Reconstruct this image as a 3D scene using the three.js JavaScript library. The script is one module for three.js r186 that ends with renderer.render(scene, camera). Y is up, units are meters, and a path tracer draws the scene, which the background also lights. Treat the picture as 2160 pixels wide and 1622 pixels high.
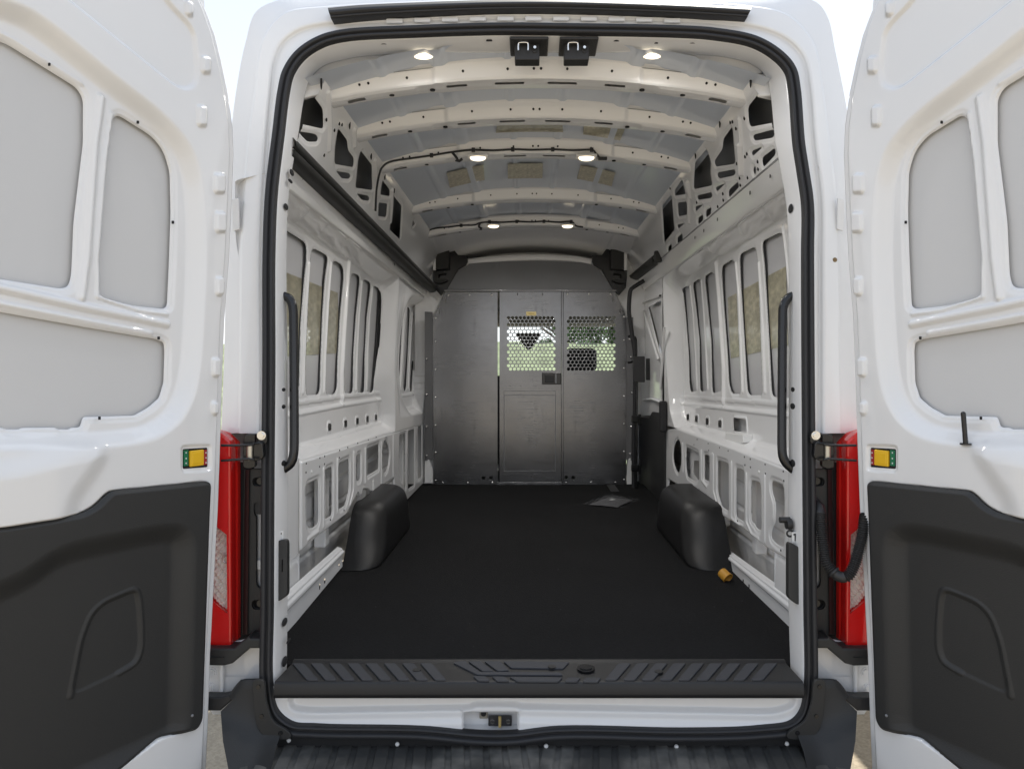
import * as THREE from 'three';
import { RoundedBoxGeometry } from 'three/addons/geometries/RoundedBoxGeometry.js';
import { mergeGeometries } from 'three/addons/utils/BufferGeometryUtils.js';
import { RectAreaLightUniformsLib } from 'three/addons/lights/RectAreaLightUniformsLib.js';

// ---------------------------------------------------------------- camera, sky, sun, exposure
const W = 2160, H = 1622, F = 1542, VP = [1118, 782];
const EYE = new THREE.Vector3(-0.025, 1.571, 2.19);
const scene = new THREE.Scene();
const camera = new THREE.PerspectiveCamera((2 * Math.atan(H / 2 / F) * 180) / Math.PI, W / H, 0.05, 600);
camera.position.copy(EYE);
camera.setViewOffset(W, H, W / 2 - VP[0], H / 2 - VP[1], W, H);
const renderer = new THREE.WebGLRenderer({ antialias: true });
renderer.toneMapping = THREE.LinearToneMapping;
renderer.toneMappingExposure = 1.38;
renderer.shadowMap.enabled = true;
RectAreaLightUniformsLib.init();

const SUN = new THREE.Vector3(0.2, 0.86, -0.47).normalize();
{
  const w = 512, h = 256, d = new Float32Array(w * h * 4);
  for (let j = 0; j < h; j++) for (let i = 0; i < w; i++) {
    const el = ((j + 0.5) / h - 0.5) * Math.PI, az = ((i + 0.5) / w - 0.5) * 2 * Math.PI;
    const dir = new THREE.Vector3(Math.cos(el) * Math.cos(az), Math.sin(el), Math.cos(el) * Math.sin(az));
    const up = Math.max(0, dir.y), c = Math.max(0, dir.dot(SUN));
    const zen = Math.pow(1 - up, 2.2), glow = 0.5 * Math.pow(c, 24) + 0.25 * Math.pow(c, 5);
    const k = (j * w + i) * 4;
    d[k] = 0.45 + 0.60 * zen + glow; d[k + 1] = 0.545 + 0.52 * zen + glow * 0.97; d[k + 2] = 0.71 + 0.37 * zen + glow * 0.9; d[k + 3] = 1;
    if (dir.y < 0) { d[k] = 0.5; d[k + 1] = 0.48; d[k + 2] = 0.44; }
  }
  const t = new THREE.DataTexture(d, w, h, THREE.RGBAFormat, THREE.FloatType);
  t.mapping = THREE.EquirectangularReflectionMapping; t.magFilter = THREE.LinearFilter; t.needsUpdate = true;
  scene.background = t; scene.environment = t;
}
const sun = new THREE.DirectionalLight(new THREE.Color(1, 0.95, 0.86), 5);
sun.position.copy(SUN).multiplyScalar(30); sun.castShadow = true; sun.shadow.mapSize.set(4096, 4096); sun.shadow.radius = 1.2;
Object.assign(sun.shadow.camera, { left: -9, right: 9, top: 9, bottom: -9, near: 1, far: 80 });
scene.add(sun, sun.target);

// ---------------------------------------------------------------- helpers
let seed = 7;
const rnd = () => { seed = (seed * 1664525 + 1013904223) >>> 0; return seed / 4294967296; };
const V = (x, y, z) => new THREE.Vector3(x, y, z);
const clamp = (x, a, b) => Math.min(b, Math.max(a, x));
const S = (x) => { x = clamp(x, 0, 1); return x * x * (3 - 2 * x); };
const lerp = (a, b, t) => a + (b - a) * t;
// Measured points of the photograph, carried back along their sight lines onto the real plane they lie on.
function hit(p, o, n) {
  const d = V((p[0] - VP[0]) / F, -(p[1] - VP[1]) / F, -1);
  return d.multiplyScalar(o.clone().sub(EYE).dot(n) / d.dot(n)).add(EYE);
}
const onX = (p, x) => hit(p, V(x, 0, 0), V(1, 0, 0));
const onY = (p, y) => hit(p, V(0, y, 0), V(0, 1, 0));
const onZ = (p, z) => hit(p, V(0, 0, z), V(0, 0, 1));
const rearZ = (y) => 0.13 - 0.1024 * (y - 0.55);                 // the tailgate opening leans forward
const onRear = (p, k = 0) => hit(p, V(0, 0.55, 0.13 + k), V(0, 0.1024, 1));
const C = (x0, y0, k) => (a) => a.map(([x, y]) => [x0 + x / k, y0 + y / k]);
const c1 = C(0, 0, 3), c2 = C(720, 0, 3), c3 = C(1440, 0, 3), c4 = C(0, 540, 3), c5 = C(720, 540, 3), c6 = C(1440, 540, 3);
const b1 = C(0, 1080, 2.993), b2 = C(720, 1080, 2.993), b3 = C(1440, 1080, 2.993), LL = C(560, 880, 4.505), RR = C(1320, 880, 4.505);
const LT = C(380, 880, 3.12), RT = C(1660, 880, 3.12), k1 = C(590, 60, 5.794), k2 = C(600, 300, 5.07), k3 = C(590, 560, 4.77);
const k4 = C(1340, 300, 5.07), k5 = C(1310, 560, 4.772), k6 = C(1400, 100, 5.07), k7 = C(860, 460, 4), bc = C(400, 1300, 5.036), sd = C(1300, 580, 3.243);

function rounded(pts, r, closed = true) {
  const out = [], n = pts.length;
  for (let i = 0; i < n; i++) {
    const p = pts[i];
    if (!closed && (i === 0 || i === n - 1)) { out.push(p); continue; }
    const a = pts[(i + n - 1) % n], b = pts[(i + 1) % n];
    const la = Math.hypot(a[0] - p[0], a[1] - p[1]), lb = Math.hypot(b[0] - p[0], b[1] - p[1]);
    const ra = Math.min(r, la * 0.45), rb = Math.min(r, lb * 0.45);
    const A = [p[0] + ((a[0] - p[0]) * ra) / la, p[1] + ((a[1] - p[1]) * ra) / la], B = [p[0] + ((b[0] - p[0]) * rb) / lb, p[1] + ((b[1] - p[1]) * rb) / lb];
    for (let k = 0; k <= 4; k++) { const t = k / 4, u = 1 - t; out.push([u * u * A[0] + 2 * u * t * p[0] + t * t * B[0], u * u * A[1] + 2 * u * t * p[1] + t * t * B[1]]); }
  }
  return out;
}
function bbox(pts) { let b = [1e9, 1e9, -1e9, -1e9]; for (const [x, y] of pts) b = [Math.min(b[0], x), Math.min(b[1], y), Math.max(b[2], x), Math.max(b[3], y)]; return b; }
function segDist(px, py, pts, closed) {
  let d = 1e9; const n = pts.length, m = closed ? n : n - 1;
  for (let i = 0; i < m; i++) {
    const a = pts[i], b = pts[(i + 1) % n], ex = b[0] - a[0], ey = b[1] - a[1], wx = px - a[0], wy = py - a[1];
    const t = clamp((wx * ex + wy * ey) / (ex * ex + ey * ey + 1e-12), 0, 1), qx = wx - ex * t, qy = wy - ey * t, q = qx * qx + qy * qy;
    if (q < d) d = q;
  }
  return Math.sqrt(d);
}
// signed distance to a rounded region: negative inside; clipped to «far» outside its box
function region(pts, r = 0.02, far = 0.06) {
  const q = r ? rounded(pts, r) : pts, b = bbox(q);
  return { pts: q, b, sd(x, y) {
    const ox = Math.max(b[0] - x, x - b[2], 0), oy = Math.max(b[1] - y, y - b[3], 0);
    if (ox + oy > far) return far;
    let inside = false;
    for (let i = 0, j = q.length - 1; i < q.length; j = i++) {
      const [xi, yi] = q[i], [xj, yj] = q[j];
      if (yi > y !== yj > y && x < ((xj - xi) * (y - yi)) / (yj - yi) + xi) inside = !inside;
    }
    const d = segDist(x, y, q, true);
    return inside ? -d : Math.min(d, far);
  } };
}
function ridge(pts, half, height) {                               // a pressed bead along a line
  const b = bbox(pts);
  return (x, y) => {
    if (x < b[0] - half || x > b[2] + half || y < b[1] - half || y > b[3] + half) return 0;
    const d = segDist(x, y, pts, false) / half;
    return d >= 1 ? 0 : height * S(1.45 * (1 - d));
  };
}
const least = (list) => (x, y) => { let d = 1; for (const g of list) { const e = g.sd(x, y); if (e < d) d = e; } return d; };
const range = (a, b, n) => Array.from({ length: n + 1 }, (_, i) => a + ((b - a) * i) / n);
const alongLine = (pts) => (s) => {                               // y over s on a polyline sorted by s, run on past its ends
  let i = 0; while (i < pts.length - 2 && s > pts[i + 1][0]) i++;
  const a = pts[i], b = pts[i + 1]; return a[1] + ((b[1] - a[1]) * (s - a[0])) / (b[0] - a[0]);
};
// Pressed sheet metal: a fine grid that bends by its height function and is cut where keep < 0.
function sheet({ ss, nt, tOf, map, h, keep }) {
  const ns = ss.length - 1, st = [], pos = [], K = [], idx = [];
  const put = (s, t, v) => { st.push(s, t); const P = map(s, t, h ? h(s, t) : 0, v); pos.push(P.x, P.y, P.z); return st.length / 2 - 1; };
  for (let i = 0; i <= ns; i++) for (let j = 0; j <= nt; j++) { const s = ss[i], v = j / nt, t = tOf(s, v); put(s, t, v); K.push(keep ? keep(s, t) : 1); }
  const cut = new Map();
  const mid = (a, b) => {
    const key = a < b ? a * 4e6 + b : b * 4e6 + a; let m = cut.get(key);
    if (m === undefined) { const f = K[a] / (K[a] - K[b]); m = put(lerp(st[2 * a], st[2 * b], f), lerp(st[2 * a + 1], st[2 * b + 1], f), 0); cut.set(key, m); }
    return m;
  };
  const tri = (a, b, c) => {
    const q = [a, b, c], o = [];
    for (let i = 0; i < 3; i++) { const x = q[i], y = q[(i + 1) % 3]; if (K[x] >= 0) o.push(x); if (K[x] >= 0 !== K[y] >= 0) o.push(mid(x, y)); }
    for (let i = 1; i + 1 < o.length; i++) idx.push(o[0], o[i], o[i + 1]);
  };
  for (let i = 0; i < ns; i++) for (let j = 0; j < nt; j++) {
    const a = i * (nt + 1) + j, b = a + nt + 1;
    if (K[a] < 0 && K[b] < 0 && K[a + 1] < 0 && K[b + 1] < 0) continue;
    tri(a, b, b + 1); tri(a, b + 1, a + 1);
  }
  const g = new THREE.BufferGeometry();
  g.setAttribute('position', new THREE.Float32BufferAttribute(pos, 3));
  g.setAttribute('uv', new THREE.Float32BufferAttribute(st, 2));
  g.setIndex(idx); g.computeVertexNormals();
  return g;
}
function resample(P, n, closed, smooth) {                         // 3-D points
  if (smooth) { const c = new THREE.CatmullRomCurve3(P, closed, 'centripetal'), o = []; const m = closed ? P.length : P.length - 1; for (let i = 0; i < m * n; i++) o.push(c.getPoint(i / (m * n))); if (!closed) o.push(P[P.length - 1].clone()); return o; }
  const o = [], m = closed ? P.length : P.length - 1;
  for (let i = 0; i < m; i++) for (let k = 0; k < n; k++) o.push(P[i].clone().lerp(P[(i + 1) % P.length], k / n));
  if (!closed) o.push(P[P.length - 1].clone());
  return o;
}
function loft(rows, closed = false, crease = false) {             // rows of equally many 3-D points
  const n = rows[0].length, pos = [], uv = [], idx = [];
  let vv = 0;
  const add = (row, v) => { let u = 0; row.forEach((p, i) => { if (i) u += p.distanceTo(row[i - 1]); pos.push(p.x, p.y, p.z); uv.push(u, v); }); };
  const list = [];
  rows.forEach((r, i) => { if (i) { const mid = n >> 1; vv += r[mid].distanceTo(rows[i - 1][mid]); } if (crease && i && i < rows.length - 1) { list.push([r, vv, 0], [r, vv, 1]); } else list.push([r, vv, 1]); });
  list.forEach(([r, v]) => add(r, v));
  for (let i = 0; i + 1 < list.length; i++) {
    if (crease && i % 2) continue;
    for (let j = 0; j < (closed ? n : n - 1); j++) { const a = i * n + j, b = i * n + ((j + 1) % n), c = a + n, d = b + n; idx.push(a, b, d, a, d, c); }
  }
  const g = new THREE.BufferGeometry();
  g.setAttribute('position', new THREE.Float32BufferAttribute(pos, 3)); g.setAttribute('uv', new THREE.Float32BufferAttribute(uv, 2));
  g.setIndex(idx); g.computeVertexNormals(); return g;
}
// a solid plate with rounded outline and holes on a plane; outline in plane metres
function plate(pts, { holes = [], depth = 0.004, bevel = 0, frame, seg = 2 }) {
  const sh = new THREE.Shape(pts.map(([x, y]) => new THREE.Vector2(x, y)));
  for (const h of holes) sh.holes.push(new THREE.Path(h.map(([x, y]) => new THREE.Vector2(x, y))));
  const g = new THREE.ExtrudeGeometry(sh, { depth, bevelEnabled: bevel > 0, bevelSize: bevel, bevelThickness: bevel, bevelOffset: -bevel, bevelSegments: seg, curveSegments: 6 });
  if (frame) g.applyMatrix4(frame);
  return g;
}
const zFrame = (z) => new THREE.Matrix4().makeTranslation(0, 0, z);
const xFrame = (x, out) => new THREE.Matrix4().makeBasis(V(0, 0, -1), V(0, 1, 0), V(out, 0, 0)).setPosition(x, 0, 0);   // (s, y) -> (z, y), depth along out
const box = (w, h, d, r, x, y, z) => { const g = r ? new RoundedBoxGeometry(w, h, d, 3, r) : new THREE.BoxGeometry(w, h, d); g.translate(x, y, z); return g; };
const cyl = (r, l, axis, x, y, z, seg = 20, r2 = r) => { const g = new THREE.CylinderGeometry(r, r2, l, seg); if (axis === 'x') g.rotateZ(Math.PI / 2); if (axis === 'z') g.rotateX(Math.PI / 2); g.translate(x, y, z); return g; };
const tube = (P, r, seg = 60, rad = 10, closed = false, tension = 0.5) => new THREE.TubeGeometry(new THREE.CatmullRomCurve3(P, closed, 'catmullrom', tension), seg, r, rad, closed);
const disc = (r, n = 14, x = 0, y = 0) => Array.from({ length: n }, (_, i) => [x + r * Math.cos((2 * Math.PI * i) / n), y + r * Math.sin((2 * Math.PI * i) / n)]);
function merge(list) { const q = list.map((g) => { g = g.index ? g.toNonIndexed() : g; for (const k of Object.keys(g.attributes)) if (!['position', 'normal', 'uv'].includes(k)) g.deleteAttribute(k); return g; }); return q.length > 1 ? mergeGeometries(q) : q[0]; }
function part(name, geos, mat, parent, label) {
  const m = new THREE.Mesh(Array.isArray(geos) ? merge(geos) : geos, mat); m.name = name; m.castShadow = m.receiveShadow = true;
  if (label) m.userData.label = label;
  parent.add(m); return m;
}
function group(name, parent, label) { const g = new THREE.Group(); g.name = name; if (label) g.userData.label = label; parent.add(g); return g; }
function thing(name, label, category, kind, grp) { const g = new THREE.Group(); g.name = name; g.userData = { label, category }; if (kind) g.userData.kind = kind; if (grp) g.userData.group = grp; scene.add(g); return g; }

// ---------------------------------------------------------------- materials
function noiseTex(n, fn, srgb = false) {
  const d = new Uint8Array(n * n * 4);
  for (let j = 0; j < n; j++) for (let i = 0; i < n; i++) { const c = fn(i / n, j / n), k = (j * n + i) * 4; for (let q = 0; q < 3; q++) d[k + q] = clamp((c.length ? c[q] : c) * 255, 0, 255); d[k + 3] = 255; }
  const t = new THREE.DataTexture(d, n, n); t.wrapS = t.wrapT = THREE.RepeatWrapping; t.magFilter = THREE.LinearFilter; t.minFilter = THREE.LinearMipmapLinearFilter; t.generateMipmaps = true;
  if (srgb) t.colorSpace = THREE.SRGBColorSpace; t.needsUpdate = true; return t;
}
const LAT = 256, lat = Array.from({ length: LAT * LAT }, () => rnd());
function vnoise(x, y, per) {                                      // tiling value noise, period per cells
  const xi = Math.floor(x), yi = Math.floor(y), fx = S(x - xi), fy = S(y - yi), at = (a, b) => lat[((((b % per) + per) % per) * 131 + (((a % per) + per) % per) * 7) % (LAT * LAT)];
  return lerp(lerp(at(xi, yi), at(xi + 1, yi), fx), lerp(at(xi, yi + 1), at(xi + 1, yi + 1), fx), fy);
}
const fbm = (u, v, f, o = 4) => { let s = 0, a = 0.5, n = 0; for (let i = 0; i < o; i++) { s += a * vnoise(u * f + i * 17, v * f + i * 31, f); n += a; a *= 0.5; f *= 2; } return s / n; };
const rep = (t, x, y = x) => { const c = t.clone(); c.repeat.set(x, y); c.needsUpdate = true; return c; };
const grainT = noiseTex(512, (u, v) => 0.5 * vnoise(u * 256, v * 256, 256) + 0.5 * vnoise(u * 128, v * 128, 128));
const cloudT = noiseTex(256, (u, v) => 0.35 + 0.5 * fbm(u, v, 6, 5));
const brushT = noiseTex(512, (u, v) => 0.42 + 0.2 * fbm(u, v, 5, 4) + 0.14 * vnoise(u * 8, v * 256, 256));
const smudgeT = noiseTex(512, (u, v) => { const a = fbm(u, v, 4, 5), b = vnoise(u * 64, v * 6, 64); const s = 0.86 + 0.14 * a - 0.1 * S((b - 0.72) * 5) * S((a - 0.5) * 6); return [s, s, s * 1.0]; }, true);
const dirtT = noiseTex(512, (u, v) => { const a = fbm(u, v, 7, 6), b = fbm(u + 0.37, v, 32, 4), k = S((a - 0.36) * 3.5) * (0.45 + 0.55 * b); return [0.22 + 0.24 * k, 0.22 + 0.232 * k, 0.216 + 0.216 * k]; }, true);
const groundT = noiseTex(512, (u, v) => { const a = fbm(u, v, 5, 6), b = vnoise(u * 256, v * 256, 256); const k = 0.86 + 0.22 * (a - 0.5) + 0.14 * (b - 0.5); return [0.73 * k, 0.68 * k, 0.60 * k]; }, true);
const grassT = noiseTex(256, (u, v) => { const k = 0.8 + 0.4 * (fbm(u, v, 6, 5) - 0.5) + 0.2 * (vnoise(u * 128, v * 128, 128) - 0.5); return [0.66 * k, 0.70 * k, 0.56 * k]; }, true);
const speckT = noiseTex(1024, (u, v) => { const b = vnoise(u * 256, v * 256, 256), c = vnoise(u * 128 + 40, v * 128 + 9, 128), a = fbm(u, v, 5, 4); let k = 0.098 + 0.02 * (a - 0.5) + 0.02 * (b - 0.5); if (b > 0.98 && c > 0.82) k = 0.42; return [k, k, k * 1.03]; }, true);
const padT = noiseTex(256, (u, v) => { const a = fbm(u, v, 8, 4), k = 0.8 + 0.3 * (a - 0.5); return [0.92 * k, 0.89 * k, 0.77 * k]; }, true);
const waveT = noiseTex(512, (u, v) => { const a = Math.abs(0.6 * vnoise(u * 14, v * 4, 28) + 0.4 * vnoise(u * 28 + 9, v * 10 + 3, 56) - 0.5), b = Math.abs(vnoise(u * 22 + 5, v * 7 + 11, 44) - 0.5); return S(a * 16) * 0.6 + S(b * 20) * 0.25 + 0.15 * fbm(u, v, 8, 3); });
const phys = (o) => new THREE.MeshPhysicalMaterial(o), rgb = (r, g, b) => new THREE.Color().setRGB(r, g, b);
const M = {
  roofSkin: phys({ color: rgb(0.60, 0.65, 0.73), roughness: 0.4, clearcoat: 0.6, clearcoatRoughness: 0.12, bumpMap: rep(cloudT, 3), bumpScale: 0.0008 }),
  paint: phys({ color: rgb(0.78, 0.78, 0.78), roughness: 0.42, clearcoat: 1, clearcoatRoughness: 0.05, bumpMap: rep(cloudT, 14), bumpScale: 0.00012 }),
  inner: phys({ color: rgb(0.84, 0.84, 0.84), roughness: 0.42, clearcoat: 0.85, clearcoatRoughness: 0.09, bumpMap: rep(cloudT, 12), bumpScale: 0.00015 }),
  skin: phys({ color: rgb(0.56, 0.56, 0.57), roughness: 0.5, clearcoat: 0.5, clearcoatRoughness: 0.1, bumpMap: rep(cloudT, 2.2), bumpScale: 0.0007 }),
  doorSkin: phys({ color: rgb(0.60, 0.60, 0.60), roughness: 0.6, clearcoat: 0.15, clearcoatRoughness: 0.3, bumpMap: rep(grainT, 2.5), bumpScale: 0.0001 }),
  cavityShade: phys({ color: rgb(0.20, 0.21, 0.225), roughness: 0.4, clearcoat: 0.5, clearcoatRoughness: 0.15, bumpMap: rep(cloudT, 3), bumpScale: 0.0006 }),  // dark grey puts the shade of the closed cavities into the colour
  rubber: phys({ color: rgb(0.022, 0.022, 0.024), roughness: 0.55, specularIntensity: 0.9, bumpMap: rep(grainT, 8), bumpScale: 0.00008 }),
  archPlastic: phys({ color: rgb(0.009, 0.009, 0.0095), roughness: 0.42, specularIntensity: 0.7, bumpMap: rep(grainT, 3.5), bumpScale: 0.0003 }),
  black: phys({ color: rgb(0.022, 0.022, 0.023), roughness: 0.5, bumpMap: rep(grainT, 6), bumpScale: 0.00025 }),
  trim: phys({ color: rgb(0.023, 0.023, 0.0225), roughness: 0.56, bumpMap: rep(grainT, 3.5), bumpScale: 0.0003 }),
  gloss: phys({ color: rgb(0.012, 0.012, 0.013), roughness: 0.22 }),
  darkStrip: new THREE.MeshStandardMaterial({ color: rgb(0.03, 0.03, 0.032), roughness: 0.7 }),
  dark: new THREE.MeshStandardMaterial({ color: rgb(0.012, 0.012, 0.013), roughness: 0.8 }),
  mat: phys({ map: rep(speckT, 0.8), roughness: 0.92, specularIntensity: 0.3, bumpMap: rep(grainT, 2.5), bumpScale: 0.0012 }),
  step: phys({ color: rgb(0.011, 0.011, 0.012), roughness: 0.5, bumpMap: rep(grainT, 7), bumpScale: 0.0002 }),
  stepPad: phys({ color: rgb(0.038, 0.040, 0.047), roughness: 0.62, bumpMap: rep(grainT, 7), bumpScale: 0.0003 }),
  steel: phys({ color: rgb(0.235, 0.235, 0.24), metalness: 0.95, roughness: 0.42, roughnessMap: rep(brushT, 1.1), map: rep(smudgeT, 1.3), bumpMap: rep(cloudT, 3), bumpScale: 0.0005 }),
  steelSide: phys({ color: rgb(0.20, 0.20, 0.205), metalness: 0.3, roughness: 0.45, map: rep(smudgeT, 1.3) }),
  steelDark: phys({ color: rgb(0.24, 0.245, 0.255), roughness: 0.6, map: rep(smudgeT, 0.9) }),
  chrome: phys({ color: rgb(0.75, 0.74, 0.72), metalness: 1, roughness: 0.22 }),
  zinc: phys({ color: rgb(0.55, 0.52, 0.45), metalness: 1, roughness: 0.4 }),
  brass: phys({ color: rgb(0.62, 0.48, 0.2), metalness: 0.6, roughness: 0.45 }),
  pad: phys({ map: rep(padT, 2), metalness: 0.2, roughness: 0.35, clearcoat: 0.6, clearcoatRoughness: 0.1, bumpMap: rep(waveT, 0.8, 0.8), bumpScale: 0.003 }),
  padFlat: phys({ map: rep(padT, 2), metalness: 0.25, roughness: 0.3, clearcoat: 1, clearcoatRoughness: 0.02, bumpMap: rep(cloudT, 2), bumpScale: 0.0002 }),
  headliner: phys({ color: rgb(0.72, 0.72, 0.73), roughness: 0.85, bumpMap: rep(grainT, 4), bumpScale: 0.0006 }),
  red: phys({ color: rgb(0.80, 0.014, 0.012), roughness: 0.12, transmission: 0.3, thickness: 0, clearcoat: 1, clearcoatRoughness: 0.04, bumpMap: rep(cloudT, 3), bumpScale: 0.0006 }),
  lens: phys({ color: rgb(0.98, 0.98, 0.98), roughness: 0.04, transmission: 1, thickness: 0, ior: 1.5 }),
  reflector: phys({ color: rgb(0.95, 0.94, 0.88), metalness: 0.12, roughness: 0.2, bumpMap: rep(cloudT, 22), bumpScale: 0.01 }),
  yellow: phys({ color: rgb(0.78, 0.46, 0.01), roughness: 0.4 }), green: phys({ color: rgb(0.01, 0.16, 0.07), roughness: 0.4 }), redTag: phys({ color: rgb(0.33, 0.015, 0.02), roughness: 0.4 }),
  capYellow: phys({ color: rgb(0.55, 0.27, 0.03), roughness: 0.5 }), whitePlastic: phys({ color: rgb(0.75, 0.75, 0.74), roughness: 0.5 }),
  bag: phys({ color: rgb(1, 1, 1), roughness: 0.08, transmission: 1, thickness: 0, ior: 1.3, specularIntensity: 0.6 }), paper: phys({ color: rgb(0.08, 0.08, 0.085), roughness: 0.5 }), paperWhite: phys({ color: rgb(0.6, 0.62, 0.6), roughness: 0.6 }),
  dirty: phys({ map: rep(dirtT, 0.9), roughness: 0.7, bumpMap: rep(grainT, 4), bumpScale: 0.0004 }),
  grass: phys({ map: rep(grassT, 0.4), roughness: 0.95, specularIntensity: 0.3, bumpMap: rep(grainT, 1), bumpScale: 0.01 }),
  ground: phys({ map: rep(groundT, 0.5), roughness: 0.95, specularIntensity: 0.3, bumpMap: rep(grainT, 1), bumpScale: 0.002 }),
  lamp: phys({ color: rgb(0.9, 0.88, 0.82), roughness: 0.4, emissive: rgb(1, 0.84, 0.60), emissiveIntensity: 1.6 }),
  glass: phys({ color: rgb(0.93, 0.97, 0.95), roughness: 0.02, transmission: 1, thickness: 0 }),
  seat: phys({ color: rgb(0.012, 0.012, 0.016), roughness: 0.85, bumpMap: rep(grainT, 6), bumpScale: 0.0006 }),
  fabric: phys({ color: rgb(0.3, 0.29, 0.26), roughness: 0.9 }),
  leaf: phys({ color: rgb(0.16, 0.26, 0.09), roughness: 0.7, transmission: 0.5, thickness: 0, side: THREE.DoubleSide }), bark: phys({ color: rgb(0.12, 0.09, 0.07), roughness: 0.9 }),
};

// ---------------------------------------------------------------- the van
const van = thing('cargo_van', 'white high-roof cargo van with both rear doors open onto its empty cargo hold', 'van');

// --- opening: seal, pillar returns, rear body face
const SEAL = [[563, 1455], [563, 1280], [564.5, 1000], [566.5, 760], [566.7, 540], [572, 408], [586.7, 283], [598, 193], [608, 153], [633, 117], [673, 90], [720, 76], [887, 66], [1053, 61], [1187, 62], [1440, 67], [1507, 72], [1590, 88], [1640, 117], [1667, 148], [1676, 187], [1685, 300], [1694, 360], [1704, 433], [1704, 540], [1705, 760], [1707, 1000], [1709.6, 1280], [1710, 1455], [1700, 1506], [1674, 1533], [1607, 1544], [1440, 1549], [1180, 1545], [1080, 1556], [1010, 1556], [887, 1545], [668, 1541], [610, 1535], [576, 1506]];
const RET = [[604, 1440], [606, 1280], [607, 1000], [606, 760], [604, 540], [609, 408], [629, 283], [643, 200], [655, 166], [682, 140], [722, 127], [768, 119], [893, 112], [1053, 111], [1187, 111], [1390, 112], [1448, 115], [1530, 121], [1592, 139], [1618, 166], [1626, 202], [1636, 300], [1646, 355], [1659, 433], [1664, 540], [1664, 760], [1664, 1000], [1664, 1280], [1668, 1420]];
const O2 = [[545, 914], [545.5, 890], [546, 840], [546, 760], [545, 540], [549, 408], [558, 283], [566, 193], [574, 130], [592, 88], [630, 60], [690, 47], [887, 36], [1053, 31], [1187, 31], [1440, 38], [1520, 43], [1620, 60], [1670, 85], [1699, 120], [1712, 180], [1722, 300], [1730, 360], [1737, 433], [1737, 540], [1737, 760], [1737, 840], [1737, 890], [1737, 914]];
const O3 = [[503, 914], [504, 890], [505, 840], [506, 760], [508, 540], [514, 408], [524, 283], [537, 193], [545, 120], [560, 70], [600, 27], [690, 13], [887, 3], [1053, -2], [1187, -2], [1440, 4], [1560, 10], [1657, 28], [1700, 65], [1722, 105], [1735, 180], [1750, 300], [1758, 360], [1765, 433], [1770, 540], [1772, 760], [1774, 840], [1775, 890], [1775, 914]];
const O4 = [[466, 914], [467, 890], [469, 840], [472, 760], [477, 540], [481, 408], [488, 273], [500, 180], [517, 95], [540, 28], [590, 2], [690, -12], [887, -22], [1053, -27], [1187, -27], [1440, -22], [1580, -14], [1690, -4], [1727, 12], [1748, 45], [1762, 110], [1785, 225], [1795, 300], [1800, 408], [1803, 540], [1806, 760], [1808, 840], [1809, 890], [1810, 914]];
const NS = 7;
const offset = (P, d, dz, closed) => P.map((p, i) => {
  const n = P.length, a = P[closed ? (i + n - 1) % n : Math.max(0, i - 1)], b = P[closed ? (i + 1) % n : Math.min(n - 1, i + 1)];
  const t = b.clone().sub(a).normalize(), o = V(-t.y, t.x, 0).normalize();       // outward for a contour that runs up the left side
  return V(p.x + o.x * d, p.y + o.y * d, p.z + dz - o.y * d * 0.1);
});
const sealC = resample(SEAL.map((p) => onRear(p)), NS, true, true);
{
  const prof = [[-0.0165, -0.012], [-0.0165, 0.010], [-0.0125, 0.016], [-0.0065, 0.0155], [-0.0045, 0.008], [-0.001, 0.008], [0.001, 0.015], [0.004, 0.019], [0.0125, 0.018], [0.0165, 0.010], [0.0165, -0.012]];
  part('weather_seal', loft(prof.map(([a, z]) => offset(sealC, a, z, true)), true), M.rubber, van, 'black rubber seal round the rear opening');
}
const sealTop = resample(SEAL.slice(0, 29).map((p) => onRear(p)), NS, false, true);
{
  const ret = resample(RET.map((p) => onRear(p, -0.11)), NS, false, true);
  part('rear_door_frame', [
    loft([offset(sealTop, -0.010, -0.006), offset(sealTop, -0.021, -0.012), offset(ret, -0.006, 0.02), ret, offset(ret, 0.006, -0.006), offset(ret, 0.03, -0.012)]),
    loft([offset(ret, 0.006, -0.012), offset(ret, 0.03, -0.02).map((p, i) => { const q = ret[i]; return Math.abs(q.x) < 0.735 && q.y > 2.2 ? V(q.x * 0.995, 2.622 - 0.105 * Math.pow(Math.abs(q.x) / 0.7, 2.2), -0.23)  : q.y > 2.455 ? V(Math.sign(q.x) * (0.803 - (0.10 * (q.y - 2.28)) / 0.22), q.y + 0.005, -0.2) : V(p.x + Math.sign(p.x) * 0.05, p.y, p.z - 0.02); })]),
  ], M.paint, van);
  const s3 = resample([[565, 914], [565, 890], [565.5, 840], ...SEAL.slice(3, 26), [1706, 840], [1706, 890], [1706, 914]].map((p) => onRear(p)), NS, false, true);
  const o2 = resample(O2.map((p) => onRear(p, -0.014)), NS, false, true), o3 = resample(O3.map((p) => onRear(p, -0.026)), NS, false, true), o4 = resample(O4.map((p) => onRear(p, -0.075)), NS, false, true);
  const back = (k, z) => o4.map((p) => V(p.x * k, p.y + (p.y > 2.2 ? (p.y - 2.2) * 0.05 * -z : 0), p.z + z));
  part('rear_body_face', [
    loft([offset(s3, 0.010, -0.006), offset(s3, 0.022, -0.016), offset(o2, -0.010, -0.012), offset(o2, -0.003, -0.004), o2, offset(o2, 0.008, 0.001), offset(o3, -0.006, 0.002), o3, offset(o3, 0.010, -0.012), offset(o4, -0.008, 0.02), o4, back(1.012, -0.06), back(1.03, -0.3), back(1.045, -1.2)]),
  ], M.paint, van, 'white rear body face round the opening');
}
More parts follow.
